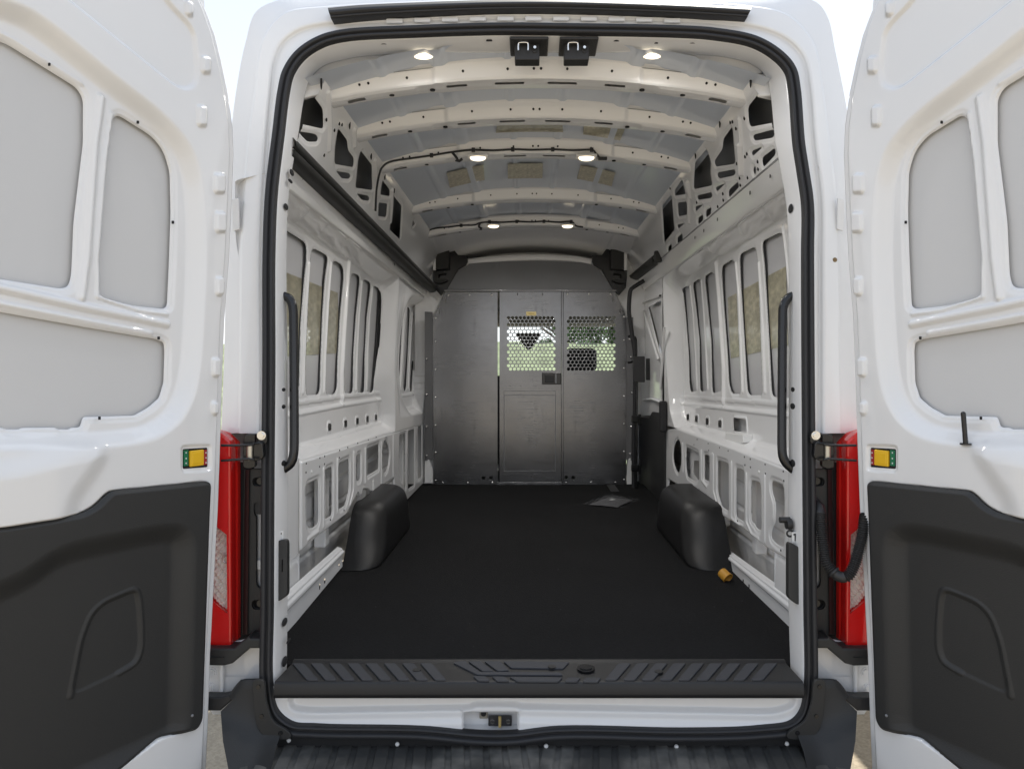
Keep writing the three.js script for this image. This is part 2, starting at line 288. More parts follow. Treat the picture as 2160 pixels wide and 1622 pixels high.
{ const p = onRear([1762, 548], -0.02), g = new THREE.SphereGeometry(0.007, 14, 10); g.scale(1, 1, 0.4); g.translate(p.x, p.y, p.z); part('body_plug', g, phys({ color: rgb(0.22, 0.15, 0.07), roughness: 0.6 }), van); }
// rubber strip over the opening
{
  const up = resample([[693, 20], [760, 14], [887, 8], [1053, 3], [1187, 3], [1440, 11], [1584, 19]].map((p) => onRear(p, 0.004)), 10, false, true);
  const dn = resample([[700, 44], [765, 38], [887, 31], [1053, 25], [1187, 25], [1440, 33], [1574, 41]].map((p) => onRear(p, 0.004)), 10, false, true);
  const at = (t, z) => up.map((p, i) => p.clone().lerp(dn[i], t).add(V(0, 0, z)));
  part('roof_edge_seal', loft([at(0, -0.03), at(0.02, 0.012), at(0.4, 0.018), at(0.58, 0.018), at(0.64, 0.008), at(0.7, 0.012), at(0.95, 0.012), at(1, -0.03)]), M.rubber, van);
  const tabs = [];
  for (let i = 0; i < 11; i++) { const u = 812 + i * 58.6, v = 39 + Math.pow((u - 1120) / 300, 2) * 5, p = onRear([u + 20, v], -0.014); const g = new RoundedBoxGeometry(0.052, 0.014, 0.008, 2, 0.003); g.translate(p.x, p.y, p.z); tabs.push(g); }
  tabs.forEach((g) => part('weld_tab', g, M.paint, van));
}
// header fittings
function domeLight(px, z, w, parent) {
  const p = onZ(px, z), g = group('dome_light', parent);
  part('lamp_housing', box(w * 1.35, 0.012, 0.05, 0.004, p.x, p.y + 0.006, p.z - 0.004), M.whitePlastic, g);
  { const le = new THREE.SphereGeometry(0.5, 24, 12); le.scale(w, 0.026, 0.038); le.translate(p.x, p.y - 0.004, p.z + 0.002); part('lamp_lens', le, M.lamp, g); }
  const L = new THREE.SpotLight(new THREE.Color(1, 0.965, 0.92), z > -0.6 ? 0.5 : 1.05, 0, 1.38, 0.7, 2); L.position.set(p.x, p.y - 0.022, p.z); L.target.position.set(p.x, p.y - 1, p.z); L.castShadow = true; L.shadow.radius = 1.2; scene.add(L, L.target);
}
domeLight([893, 114], rearZ(2.55) - 0.105, 0.068, van); domeLight([1376, 113], rearZ(2.55) - 0.105, 0.068, van);
for (const dx of [0, 103]) {
  const z = -0.15, g = group('door_latch', van), q = (u, v) => onZ([u + dx, v], z);
  const a = q(1076, 80), b = q(1156, 116), c = q(1086, 91), d = q(1138, 136);
  { const pl = new RoundedBoxGeometry(b.x - a.x, 0.010, 0.115, 3, 0.004); pl.rotateX(-0.05); pl.translate((a.x + b.x) / 2, 2.604, -0.140); part('cover_plate', pl, M.black, g); }
  part('latch_body', box(d.x - c.x, c.y - d.y, 0.05, 0.004, (c.x + d.x) / 2, (c.y + d.y) / 2, z + 0.01), M.black, g);
  const e = q(1094, 121), f = q(1114, 105), zz = z + 0.05;
  part('striker_loop', tube([V(e.x, e.y, zz), V(e.x, f.y - 0.004, zz), V(e.x + 0.006, f.y, zz + 0.002), V(f.x - 0.005, f.y, zz + 0.002), V(f.x, f.y - 0.004, zz), V(f.x, e.y, zz)], 0.0034, 40, 8), M.chrome, g);
  const r = q(1128, 113); const tor = new THREE.TorusGeometry(0.0085, 0.0022, 8, 24); tor.scale(1, 1.35, 1); tor.translate(r.x, r.y, z + 0.036);
  part('latch_ring', tor, M.black, g); part('latch_pin', cyl(0.0045, 0.02, 'z', r.x, r.y, z + 0.038), M.chrome, g);
}
{ // openings pressed in the header
  const hol = [[810, 92, 0.012], [1032, 86, 0.010], [1300, 86, 0.010], [1384, 91, 0.006], [1460, 90, 0.013]];
  hol.forEach(([u, v, r]) => { const p = onZ([u, v], -0.115 + (v - 86) * -0.001); const g = new THREE.CylinderGeometry(r, r, 0.006, 20); g.rotateX(0.5); g.translate(p.x, p.y - 0.0, p.z + 0.004); part('header_hole', g, M.dark, van); });
}

// --- side walls
const FWD = 3.46;
function wall(sg, X0, spec) {
  const name = sg < 0 ? 'left' : 'right', side = group('side_wall', van, sg < 0 ? 'driver side wall of bare white pressed metal' : 'passenger side wall of bare white pressed metal');
  const w2 = (pts, x = X0) => pts.map((p) => { const q = onX(p, sg * x); return [-q.z, q.y]; });
  const wmap = (x0) => (s, t, o) => V(sg * (x0 + o), t, -s);
  const sorted = (a) => a.slice().sort((p, q) => p[0] - q[0]);
  // lower pressed panel
  {
    const out = region(w2(spec.lower), 0.012, 0.5), holes = spec.holes.map((h) => region(w2(h.p), h.r ?? 0.025)), dH = least(holes), beads = (spec.lowBeads ?? []).map((p) => ridge(w2(p), 0.009, -0.004));
    const bb = out.b;
    const h = (s, t) => { const d = dH(s, t); let o = d < 0.06 ? 0.0035 * (1 - S((d - 0.011) / 0.008)) + 0.002 * (1 - S(d / 0.003)) : 0; for (const b of beads) o += b(s, t); const e = -out.sd(s, t); o += 0.01 * (1 - S(e / 0.007)); return o; };
    part('lower_panel', sheet({ ss: range(bb[0], Math.min(bb[2], FWD), 760), nt: 150, tOf: (s, v) => lerp(bb[1], bb[3], v), map: wmap(X0), h, keep: (s, t) => Math.min(-out.sd(s, t), dH(s, t)) }), M.inner, side);
    for (const p of spec.inset ?? []) { const q = region(w2(p), 0.02); part('inset_panel', plate(q.pts, { holes: spec.insetHole ? [rounded(w2(spec.insetHole), 0.015)] : [], depth: 0.002, frame: xFrame(sg * (X0 + 0.03), sg) }), M.inner, side); }
  }
  // sill rail along the floor
  {
    const [tl, tr, br, bl] = w2(spec.rail), top = alongLine(sorted([tl, tr])), bot = alongLine(sorted([bl, br]));
    const slots = region([], 0), hl = (spec.railHoles ?? []).map((p) => region(w2(p), 0.006)), d = hl.length ? least(hl) : () => 1;
    const bead = [0.3, 0.72].map((f) => (s, t) => { const v = (t - bot(s)) / (top(s) - bot(s)); return -0.008 * S(1.5 * (1 - Math.abs(v - f) / 0.13)); });
    part('sill_rail', sheet({ ss: range(Math.min(tl[0], bl[0]) - 0.1, Math.max(tr[0], br[0]), 200), nt: 40, tOf: (s, v) => lerp(bot(s), top(s), v), map: wmap(X0 - 0.004), h: (s, t) => { const v = (t - bot(s)) / (top(s) - bot(s)); return (v > 0.9 ? 0.02 * S((v - 0.9) / 0.1) : 0) + (v > 0.45 && v < 0.62 ? bead[0](s, t) : 0) + bead[1](s, t); }, keep: d }), M.inner, side);
  }
  // window bays
  {
    const ledge = alongLine(sorted(w2(spec.ledge))), top = alongLine(sorted(w2(spec.fold)));
    const DEP = 0.09, X1 = X0 + DEP, wins = spec.windows.map((p) => region(w2(p, X1), 0.03)), slots = spec.slots.map((p) => region(w2(p, X1 - 0.006), 0.009));
    const rims = spec.bays.map((b) => region(w2(b.rim), 0.05, 0.5)), floors = spec.bays.map((b) => region(w2(b.floor, X1), 0.06, 0.5));
    const dW = least(wins), dS = least(slots), ribs = spec.ribs.map((p) => ridge(w2(p, X1), 0.012, -0.006)), posts = spec.posts.map((p) => ridge(w2(p, X1), 0.022, -0.012));
    const folds = spec.folds.map((p) => ridge(w2(p, X1 - 0.045), 0.018, -0.013)), mould = alongLine(sorted(w2(spec.mould, X1)));
    const frac = (s, t) => { let f = 0; for (let i = 0; i < rims.length; i++) { const a = rims[i].sd(s, t); if (a >= 0) continue; const b = floors[i].sd(s, t); const k = b <= 0 ? 1 : -a / (-a + b); f = Math.max(f, lerp(k, S(k), 0.6)); } return f; };
    const h = (s, t) => {
      const f = frac(s, t); let o = DEP * f;
      if (f > 0.8) {
        const m = t - mould(s); o += -0.010 * S(1.4 * (1 - Math.abs(m) / 0.012)) - (m < 0 ? 0.007 * S(-m / 0.01) : 0) + (m > 0.03 && m < 0.05 ? -0.003 : 0);
        const d = dW(s, t); o += d < 0.05 ? 0.002 * (1 - S((d - 0.007) / 0.006)) + 0.002 * (1 - S(d / 0.003)) : 0;
        const e = dS(s, t); o += e < 0.03 ? -0.004 * (1 - S((e - 0.006) / 0.006)) : 0;
        let r = 0; for (const b of ribs) r = Math.min(r, b(s, t)); for (const b of posts) r = Math.min(r, b(s, t)); o += r;
      }
      if (t > mould(s) + 0.45) for (const b of folds) o += b(s, t) * S(f * 6) * S((1 - f) * 6);
      return o;
    };
    part('bay_panel', sheet({ ss: range(0.05, spec.fwd ?? FWD, 900), nt: 200, tOf: (s, v) => lerp(ledge(s), top(s), v), map: wmap(X0), h, keep: (s, t) => { const a = dW(s, t), b = dS(s, t); return Math.min(a, b, ...(spec.big ? [spec.bigR.sd(s, t)] : [])); } }), M.inner, side);
    // outer skin behind the windows, with its damping pad
    part('outer_skin', sheet({ ss: range(0.1, spec.fwd ?? FWD, 90), nt: 60, tOf: (s, v) => lerp(1.38, 2.16, v), map: wmap(X1 + 0.0125), h: (s, t) => 0.0012 * Math.sin(s * 3.1 + t * 2) + 0.012 * Math.pow((t - 1.75) / 0.4, 2) }), M.skin, side);
    for (const w of wins) part('dark_edge_strip', loft([0.002, 0.0125].map((o) => { const q = w.pts, cx = (w.b[0] + w.b[2]) / 2, cy = (w.b[1] + w.b[3]) / 2; return q.concat([q[0]]).filter(([s]) => true).map(([s, t]) => V(sg * (X1 + o), t + Math.sign(t - cy) * 0.002, -(s + Math.sign(s - cx) * 0.002))); })), M.darkStrip, side);  // dark strip closing the gap round each window cut-out
    for (const p of spec.pads) { const q = w2(p, X1 + 0.008); part('sound_pad', sheet({ ss: range(0, 1, 120), nt: 60, tOf: (s, v) => v, map: (s, v) => { const a = [lerp(q[0][0], q[1][0], s), lerp(q[0][1], q[1][1], s)], b = [lerp(q[3][0], q[2][0], s), lerp(q[3][1], q[2][1], s)]; const ss = lerp(a[0], b[0], v), tt = lerp(a[1], b[1], v); return V(sg * (X1 + 0.0105 + 0.0012 * Math.sin(ss * 3.1 + tt * 2) + 0.012 * Math.pow((tt - 1.75) / 0.4, 2)), tt, -ss); } }), sg > 0 ? M.pad : M.padFlat, side); }
    part('cavity_liner', sheet({ ss: range(0.1, spec.fwd ?? FWD, 20), nt: 4, tOf: (s, v) => lerp(1.24, 1.42, v), map: wmap(X1 + 0.03) }), M.inner, side);
    // box section over the bays
    const rows = [[0, 0], [0.05, -0.012], [0.5, -0.022], [0.95, -0.038], [1, -0.034]];
    part('cantrail', loft(rows.map(([f, o]) => range(0.13, FWD, 80).map((s) => V(sg * (X0 + o - (X0 - 0.838) * f), lerp(top(s), 2.28, f), -s))), false), M.inner, side);
  }
  // small punched holes and plugs
  for (const [u, v, k] of spec.dots) { const p = onX([u, v], sg * (X0 - 0.0005)); part('punched_hole', cyl(0.0038 * (k ?? 1), 0.002, 'x', p.x, p.y, p.z, 12), M.dark, side); }
  for (const [u, v] of spec.plugs) { const p = onX([u, v], sg * X0); const g = new THREE.SphereGeometry(0.007, 12, 8); g.scale(0.5, 1, 1); g.translate(p.x, p.y, p.z); part('body_plug', g, M.whitePlastic, side); }
  for (const [u, v, hh] of spec.faceDots) { const p = onX([u, v], sg * 0.815); part('punched_hole', box(0.002, hh ?? 0.014, 0.007, 0, p.x, p.y, p.z), M.dark, side); }
  for (const [x, y, z, h2, d] of spec.posts2) { part('inner_post', box(0.05, h2, d, 0.006, sg * x, y, z), M.inner, side); }
  // lattice between cantrail and roof
  {
    const len = Math.hypot(0.10, 0.22), n = V((-sg * 0.22) / len, -0.10 / len, 0), o = V(sg * 0.80, 2.28, 0);
    const l2 = (pts) => pts.map((p) => { const q = hit(p, o, n); return [-q.z, ((q.y - 2.28) / 0.22) * len]; });
    const holes = spec.lattice.map((p) => region(l2(p), 0.02)), d = least(holes), beads = spec.studs.map((p) => ridge(l2(p), 0.013, -0.008));
    const map = (s, t, h) => V(sg * (0.80 - (0.10 * t) / len), 2.28 + (0.22 * t) / len, -s).addScaledVector(n, -h);
    part('roof_side_lattice', sheet({ ss: range(0.185, FWD, 640), nt: 64, tOf: (s, v) => v * 0.275, map, h: (s, t) => { const e = d(s, t); let q = e < 0.05 ? 0.003 * (1 - S((e - 0.008) / 0.007)) + 0.002 * (1 - S(e / 0.003)) : 0; for (const b of beads) q += b(s, t); return q; }, keep: d }), M.inner, side);
    for (const [u, v, a, b] of spec.latDots) { const q = hit([u, v], o, n); const gg = new THREE.SphereGeometry(1, 10, 8); gg.scale(0.0035, b, a); gg.translate(q.x, q.y, q.z); part('punched_hole', gg, M.dark, side); }
    part('roof_side_skin', sheet({ ss: range(0.16, FWD, 60), nt: 16, tOf: (s, v) => lerp(-0.06, 0.30, v), map, h: (s, t) => 0.085 + 0.03 * Math.sin(s * 2.3) * 0.2 }), M.cavityShade, side);  // skin behind the lattice, its cavity shade held in the dark colour
    part('shelf_closing', loft([[0.865, 2.245], [0.80, 2.275]].map(([x, y]) => range(0.16, FWD, 4).map((s) => V(sg * x, y, -s)))), M.cavityShade, side);
  }
  // outer side skin low down, seen through the openings
  part('lower_outer_skin', sheet({ ss: range(0.02, FWD, 160), nt: 120, tOf: (s, v) => lerp(0.62, 1.36, v), map: wmap(0.975), h: (s, t) => { let o = 0; for (const y of [0.80, 0.93, 1.04, 1.12, 1.20]) o += 0.007 * S(1.5 * (1 - Math.abs(t - y) / 0.012)); return o + 0.01 * Math.sin(s * 2 + t * 3); } }), M.inner, side);
  return { side, w2, wmap };
}
const L = wall(-1, 0.84, {
  lower: LL([[338, 414], [1235, 138], [1520, 56], [1520, 612], [1340, 800], [1335, 890], [1225, 742], [1222, 585], [1100, 662], [1060, 716], [1000, 716], [975, 692], [930, 690], [905, 762], [880, 720], [842, 792], [770, 930], [510, 1130], [338, 1280]]),
  holes: [
    { p: LL([[385, 645], [512, 582], [512, 1010], [440, 1062], [398, 1040]]) }, { p: LL([[568, 500], [640, 465], [640, 930], [568, 977]]) }, { p: LL([[700, 440], [800, 390], [800, 690], [765, 835], [700, 882]]) },
    { p: LL([[868, 362], [908, 346], [908, 592], [868, 614]]), r: 0.02 }, { p: LL([[965, 302], [1080, 252], [1080, 492], [965, 562]]), r: 0.02 },
    { p: LL([[1140, 205], [1163, 240], [1182, 310], [1176, 440], [1150, 522], [1128, 540], [1112, 450], [1112, 300]]), r: 0.05 },
    { p: LL([[1275, 168], [1335, 150], [1335, 690], [1308, 620], [1270, 545], [1270, 450]]), r: 0.03 }, { p: LL([[1358, 132], [1418, 110], [1418, 640], [1358, 682]]), r: 0.03 }, { p: LL([[1450, 92], [1487, 82], [1487, 562], [1450, 592]]), r: 0.03 },
  ],
  lowBeads: [LL([[680, 400], [680, 900]]), LL([[835, 330], [835, 690], [800, 830]]), LL([[548, 490], [548, 1040]]), LL([[1098, 240], [1098, 640]]), LL([[945, 300], [945, 620]]), LL([[1020, 610], [1020, 700]]), LL([[400, 1160], [500, 1085]]), LL([[1210, 180], [1210, 560]])],
  rail: [[628.8, 1235], [719.8, 1153], [713, 1203], [607, 1330]].map((p, i) => (i === 0 ? [607, 1254] : p)),
  railHoles: [LL([[545, 1530], [556, 1530], [556, 1580], [545, 1580]]), LL([[498, 1585], [508, 1580], [508, 1640], [498, 1640]]), LL([[685, 1375], [692, 1370], [692, 1420], [685, 1420]])],
  ledge: [[637.7, 971], [833, 911], [895, 893.3]], fold: [[611.8, 406.5], [842.6, 584], [904, 632]], mould: [[625.6, 872], [724, 853.5], [800, 842]],
  bays: [
    { rim: [[560, 1010], [637.7, 974], [834, 914], [834, 870], [832, 760], [839, 640], [841.6, 597.7], [842, 583], [611.8, 406], [500, 320]], floor: [[560, 960], [626.6, 935.5], [684, 920], [798, 886], [793, 850], [788, 800], [790, 727], [797, 640], [802, 600], [728, 542], [606, 464], [480, 370]] },
    { rim: k3([[1205, 1535], [1168, 1100], [1183, 600], [1235, 260], [1268, 192], [1500, 360], [1462, 600], [1455, 1300], [1440, 1490]]), floor: k3([[1215, 1450], [1195, 1290], [1205, 900], [1240, 400], [1385, 430], [1372, 900], [1350, 1290], [1330, 1400]]) },
  ],
  windows: [
    [[580, 470], [614.8, 492], [642, 509], [648, 519], [647, 556], [644.5, 570], [635, 686], [632, 822], [626, 836], [560, 840]],
    [[664, 524], [689, 537.6], [692.7, 544.6], [686, 590], [681, 665], [677, 769.6], [676, 822], [671.7, 832.5], [646.6, 833.6], [645.5, 770], [650.8, 644], [657, 530]],
    [[706.5, 549.5], [720.3, 557.4], [725, 566], [726, 582], [718, 665], [712.6, 769.6], [711.6, 820], [706, 831.5], [688.5, 831.5], [687.5, 748.7], [692.7, 644], [700, 560]],
    k3([[750, 78], [798, 100], [810, 135], [770, 500], [745, 900], [740, 1265], [718, 1288], [665, 1285], [650, 1200], [660, 900], [690, 400], [722, 95]]),
    k3([[865, 142], [908, 168], [918, 205], [880, 500], [860, 900], [850, 1278], [790, 1276], [790, 900], [820, 400], [845, 150]]),
    k3([[965, 207], [998, 230], [1010, 265], [985, 600], [960, 950], [945, 1250], [925, 1276], [885, 1276], [890, 900], [920, 400], [945, 215]]),
    k3([[1215, 385], [1240, 395], [1246, 420], [1222, 800], [1200, 1245], [1196, 1000]]), k3([[1288, 415], [1312, 440], [1300, 700], [1272, 1235], [1252, 1272], [1240, 1200], [1262, 700]]), k3([[1350, 455], [1368, 500], [1350, 900], [1326, 1270], [1308, 1265], [1325, 800]]),
  ],
  ribs: [k3([[292, -20], [262, 400], [240, 900], [230, 1275]]), k3([[512, -20], [480, 400], [452, 900], [442, 1265]]), k3([[822, 165], [795, 500], [772, 900], [762, 1245]]), k3([[930, 225], [900, 500], [878, 900], [870, 1245]]), k3([[1256, 420], [1235, 800], [1210, 1240]]), k3([[1330, 480], [1312, 800], [1288, 1230]])],
  posts: [k3([[690, -30], [668, 300], [640, 700], [618, 1080], [618, 1370]])],
  folds: [k2([[60, 600], [205, 860]]), k2([[190, 650], [440, 1040]]), k2([[400, 850], [690, 1215]]), k2([[590, 1020], [890, 1350]])],
  slots: [[692.7, 901], [726.5, 893.8], [751.6, 888.4], [773, 884], [791, 880.5]].map(([u, v], i) => { const a = 3.4 - i * 0.3, b = 7.6 - i * 0.4; return [[u - a, v - b], [u + a, v - b], [u + a, v + b], [u - a, v + b]]; }),
  pads: [[[602, 573], [715, 618], [714, 745], [600, 752]]],
  lattice: [
    k1([[325, 690], [540, 990], [545, 1212], [528, 1232], [258, 1172], [275, 900], [300, 735]]), k1([[255, 1265], [450, 1298], [478, 1335], [470, 1392], [350, 1392], [262, 1300]]),
    [[715, 271], [734, 296.5], [736, 317.8], [748, 333.5], [747, 354], [707.5, 347], [709, 310]], k2([[560, 312], [700, 335], [716, 365], [700, 398], [620, 392]]),
    k2([[825, 92], [942, 240], [945, 420], [947, 517], [768, 492], [785, 330], [800, 180]]), k2([[780, 553], [900, 575], [916, 602], [908, 632], [830, 620]]),
    k2([[1055, 408], [1132, 510], [1132, 582], [1033, 566]]), k2([[1015, 648], [1107, 660], [1092, 806], [1008, 796]]), k2([[1172, 572], [1257, 680], [1238, 1040], [1133, 940]]), k2([[1380, 830], [1402, 880], [1368, 912]]),
  ],
  latDots: [...k1([[505, 660]]).map((p) => [...p, 0.006, 0.024]), ...k1([[853, 1165], [1115, 1545]]).map((p) => [...p, 0.006, 0.022]), ...k1([[568, 1112], [665, 1240], [540, 1545], [725, 1160], [758, 1172]]).map((p) => [...p, 0.006, 0.008]), ...k2([[925, 140], [1072, 360], [1172, 505]]).map((p) => [...p, 0.007, 0.02])],
  dots: LL([[385, 440], [383, 525], [515, 388], [512, 470], [560, 372], [558, 445], [703, 315], [700, 385], [780, 288], [875, 247], [975, 215], [1050, 190], [615, 975], [745, 885], [1265, 660]]),
  plugs: LL([[435, 520], [840, 340]]), faceDots: k2([[190, 378], [388, 555], [700, 835], [832, 955], [915, 1030], [1175, 1305]]), posts2: [[0.93, 1.0, -0.98, 0.38, 0.06], [0.93, 1.0, -1.75, 0.38, 0.05], [0.93, 0.95, -2.9, 0.4, 0.05]],
  studs: [k1([[590, 780], [605, 1000], [612, 1240], [600, 1480]]), k1([[905, 1240], [915, 1430]]), k2([[965, 190], [975, 420], [955, 700]]), k2([[1150, 510], [1140, 850]])],
});
const R = wall(1, 0.86, {
  fwd: 2.69,
  lower: RR([[352, 122], [480, 103], [1000, 280], [1450, 450], [1560, 492], [1560, 1380], [1330, 1245], [1100, 1050], [890, 930], [835, 840], [760, 742], [735, 782], [722, 740], [700, 695], [640, 722], [610, 737], [560, 690], [402, 592], [398, 740], [330, 890], [283, 907], [298, 640], [348, 310]]),
  holes: [
    { p: RR([[495, 203], [520, 260], [526, 420], [500, 542], [468, 490], [447, 400], [450, 300], [468, 240]]), r: 0.05 }, { p: RR([[570, 282], [692, 342], [692, 598], [650, 612], [580, 562], [568, 450]]), r: 0.03 },
    { p: RR([[742, 352], [790, 366], [790, 616], [742, 590]]), r: 0.02 }, { p: RR([[868, 402], [972, 440], [972, 892], [910, 852], [868, 710]]), r: 0.02 }, { p: RR([[1042, 475], [1120, 505], [1120, 997], [1042, 947]]), r: 0.025 },
    { p: RR([[1183, 592], [1277, 622], [1282, 1077], [1240, 1062], [1215, 1010], [1183, 987]]), r: 0.025 }, { p: RR([[1380, 597], [1497, 642], [1500, 1242], [1440, 1217], [1370, 1152], [1385, 1050], [1417, 1000], [1417, 810], [1380, 702]]), r: 0.03 },
  ],
  inset: [RR([[560, 270], [700, 330], [700, 620], [640, 640], [570, 590]])], insetHole: RR([[600, 410], [640, 412], [685, 470], [680, 562], [640, 600], [590, 532]]),
  lowBeads: [RR([[835, 360], [835, 700], [890, 900]]), RR([[1008, 430], [1008, 960], [1090, 1045]]), RR([[1150, 540], [1150, 1000], [1200, 1110], [1265, 1155]]), RR([[1325, 560], [1325, 1180]]), RR([[545, 250], [548, 520]]), RR([[720, 320], [722, 600], [770, 660]])],
  rail: [[1660, 1254], [1528, 1158], [1533, 1196], [1663, 1332]],
  railHoles: [RR([[1122, 1540], [1133, 1540], [1133, 1590], [1122, 1590]]), RR([[1178, 1585], [1189, 1590], [1189, 1640], [1178, 1640]]), RR([[966, 1375], [974, 1378], [974, 1425], [966, 1420]])],
  ledge: [[1642, 980], [1426.6, 903.5], [1390, 891]], fold: [[1659, 398.6], [1399, 584], [1352, 617]], mould: [[1641, 873], [1461, 853], [1420, 848]],
  bays: [{ rim: [[1720, 1010], [1642, 982], [1424, 905], [1413, 868], [1405, 760], [1399, 640], [1398, 600], [1400, 582], [1659, 398], [1760, 326]], floor: [[1720, 962], [1639.6, 939.5], [1579.7, 923], [1452, 890], [1444, 850], [1444, 770], [1445, 690], [1440, 615], [1458, 580], [1507.6, 545], [1549, 527], [1663, 454], [1760, 390]] }],
  windows: [
    [[1607, 516], [1610, 507], [1644, 490], [1652, 494], [1660, 560], [1664, 700], [1672, 838], [1641, 838], [1630.6, 836.6], [1626.5, 828], [1622, 728], [1612, 560]],
    [[1559.3, 543], [1562, 534.7], [1589.5, 521], [1594.4, 527], [1598.4, 560], [1604, 728], [1607.6, 833.5], [1582.4, 833.5], [1577, 828], [1575, 815], [1570, 728], [1562, 600]],
    [[1521.5, 573], [1523.4, 560], [1543, 547.5], [1549, 554.5], [1551, 570], [1558, 728], [1561.5, 831], [1543.6, 830], [1537, 811], [1534, 748.6], [1526, 640]],
    [[1486, 583], [1499.6, 573.6], [1508, 581], [1513, 640], [1520, 720], [1520.6, 824], [1505, 829], [1501.7, 824], [1499.6, 720], [1492, 640]], [[1461, 597], [1473.5, 588], [1477.6, 591.4], [1485, 680], [1489, 740], [1490, 824], [1480, 826], [1476.6, 822], [1475, 720], [1467, 640]],
    [[1440, 610], [1446, 604], [1454.6, 604], [1462, 707], [1469, 824], [1456.7, 827], [1453.5, 801], [1452.5, 748.6], [1446, 665]],
  ],
  ribs: [k5([[1160, -20], [1190, 300], [1212, 800], [1228, 1265]]), k5([[1392, -20], [1420, 400], [1440, 800], [1455, 1270]]), k5([[812, 160], [840, 500], [862, 900], [880, 1240]]), k5([[700, 215], [730, 500], [755, 900], [770, 1240]]), [[1652, 480], [1668, 620], [1676, 830]]],
  posts: [k5([[962, -20], [995, 350], [1025, 800], [1040, 1040], [1040, 1385]])],
  folds: [k4([[1590, 600], [1400, 850]]), k4([[1360, 720], [1130, 1020]]), k4([[1130, 880], [820, 1200]]), k4([[820, 1150], [560, 1410]]), k4([[1240, 760], [960, 1080]])],
  slots: [[1453, 879.8], [1471, 883.8], [1494, 889], [1521, 894]].map(([u, v], i) => { const a = 2.6 + i * 0.3, b = 6.4 + i * 0.4; return [[u - a, v - b], [u + a, v - b], [u + a, v + b], [u - a, v + b]]; }).concat([[[1550, 881], [1576, 884], [1577.5, 912], [1551, 909]]]),
  pads: [[[1533, 628], [1656, 561], [1662, 728], [1540.5, 756]]],
  lattice: [
    k6([[1117, 362], [1132, 400], [1168, 810], [920, 857], [900, 800], [891, 640]]), k6([[950, 940], [1165, 883], [1175, 920], [1162, 972], [970, 1005], [948, 980]]), k6([[932, 1113], [1062, 1060], [940, 1172]]), k6([[1048, 1180], [1182, 1078], [1188, 1150], [1060, 1288], [1046, 1230]]),
    k6([[965, 1262], [982, 1320], [965, 1378], [948, 1320]]), k6([[725, 848], [757, 1250], [550, 1282], [533, 1220], [620, 1090], [630, 980]]), k6([[570, 1340], [752, 1308], [758, 1350], [740, 1377], [590, 1407], [568, 1385]]), k6([[548, 1500], [657, 1453], [560, 1548]]), k6([[688, 1530], [787, 1438], [797, 1500], [690, 1613]]),
    k6([[455, 1088], [497, 1230], [490, 1340], [512, 1480], [318, 1522], [316, 1440], [328, 1230]]), k4([[655, 575], [802, 538], [817, 560], [805, 602], [665, 622]]), k4([[495, 398], [532, 560], [420, 577], [413, 520]]), k4([[448, 650], [542, 638], [547, 780], [458, 797]]), k4([[380, 563], [412, 940], [308, 1072], [283, 680]]),
    k4([[350, 1120], [382, 1088], [382, 1150], [348, 1172]]), k4([[448, 1018], [497, 978], [497, 1050], [448, 1082]]), k4([[668, 810], [717, 778], [717, 840], [668, 882]]), k4([[752, 728], [807, 698], [802, 770], [752, 812]]), k4([[638, 690], [722, 668], [640, 747]]), k4([[445, 885], [525, 868], [455, 930]]),
  ],
  latDots: [...k6([[933, 355]]).map((p) => [...p, 0.006, 0.024]), ...k6([[602, 800], [342, 1140]]).map((p) => [...p, 0.006, 0.022]), ...k6([[866, 755], [775, 865], [715, 798], [738, 792], [893, 1135], [873, 1165], [785, 1240], [1008, 1218], [1013, 1298], [900, 1390], [815, 1395], [636, 1560], [823, 1470]]).map((p) => [...p, 0.006, 0.008]), ...k4([[645, 130], [375, 490], [940, 548], [944, 615], [660, 640], [885, 685]]).map((p) => [...p, 0.007, 0.009])],
  dots: RR([[680, 212], [785, 250], [893, 290], [975, 320], [1130, 378], [1185, 398], [1135, 455], [1187, 475], [1327, 448], [1330, 535], [1500, 515], [1505, 605], [790, 315], [650, 260], [1062, 985], [1475, 1265], [350, 665]]),
  plugs: RR([[1268, 522], [825, 345], [570, 380]]), faceDots: k4([[1445, 360], [1230, 540], [880, 825], [735, 945], [640, 1020], [430, 1150]]), posts2: [[0.935, 1.0, -0.86, 0.38, 0.05], [0.935, 1.0, -1.42, 0.38, 0.05], [0.935, 1.0, -2.05, 0.38, 0.05]],
  studs: [k6([[815, 770], [830, 1000], [840, 1340]]), k6([[265, 1440], [285, 1600]]), k4([[1130, 20], [1140, 330]]), k4([[565, 420], [575, 680], [575, 850]])],
});
// white tray under the large opening, right wall
{
  const p = [[1541, 912], [1579, 917], [1580, 934], [1566, 938], [1541, 930]].map((q) => onX(q, 0.925)).map((q) => [-q.z, q.y]);
  part('fuse_tray', plate(rounded(p, 0.008), { depth: 0.035, bevel: 0.004, frame: xFrame(0.905, 1) }), M.whitePlastic, R.side);
}
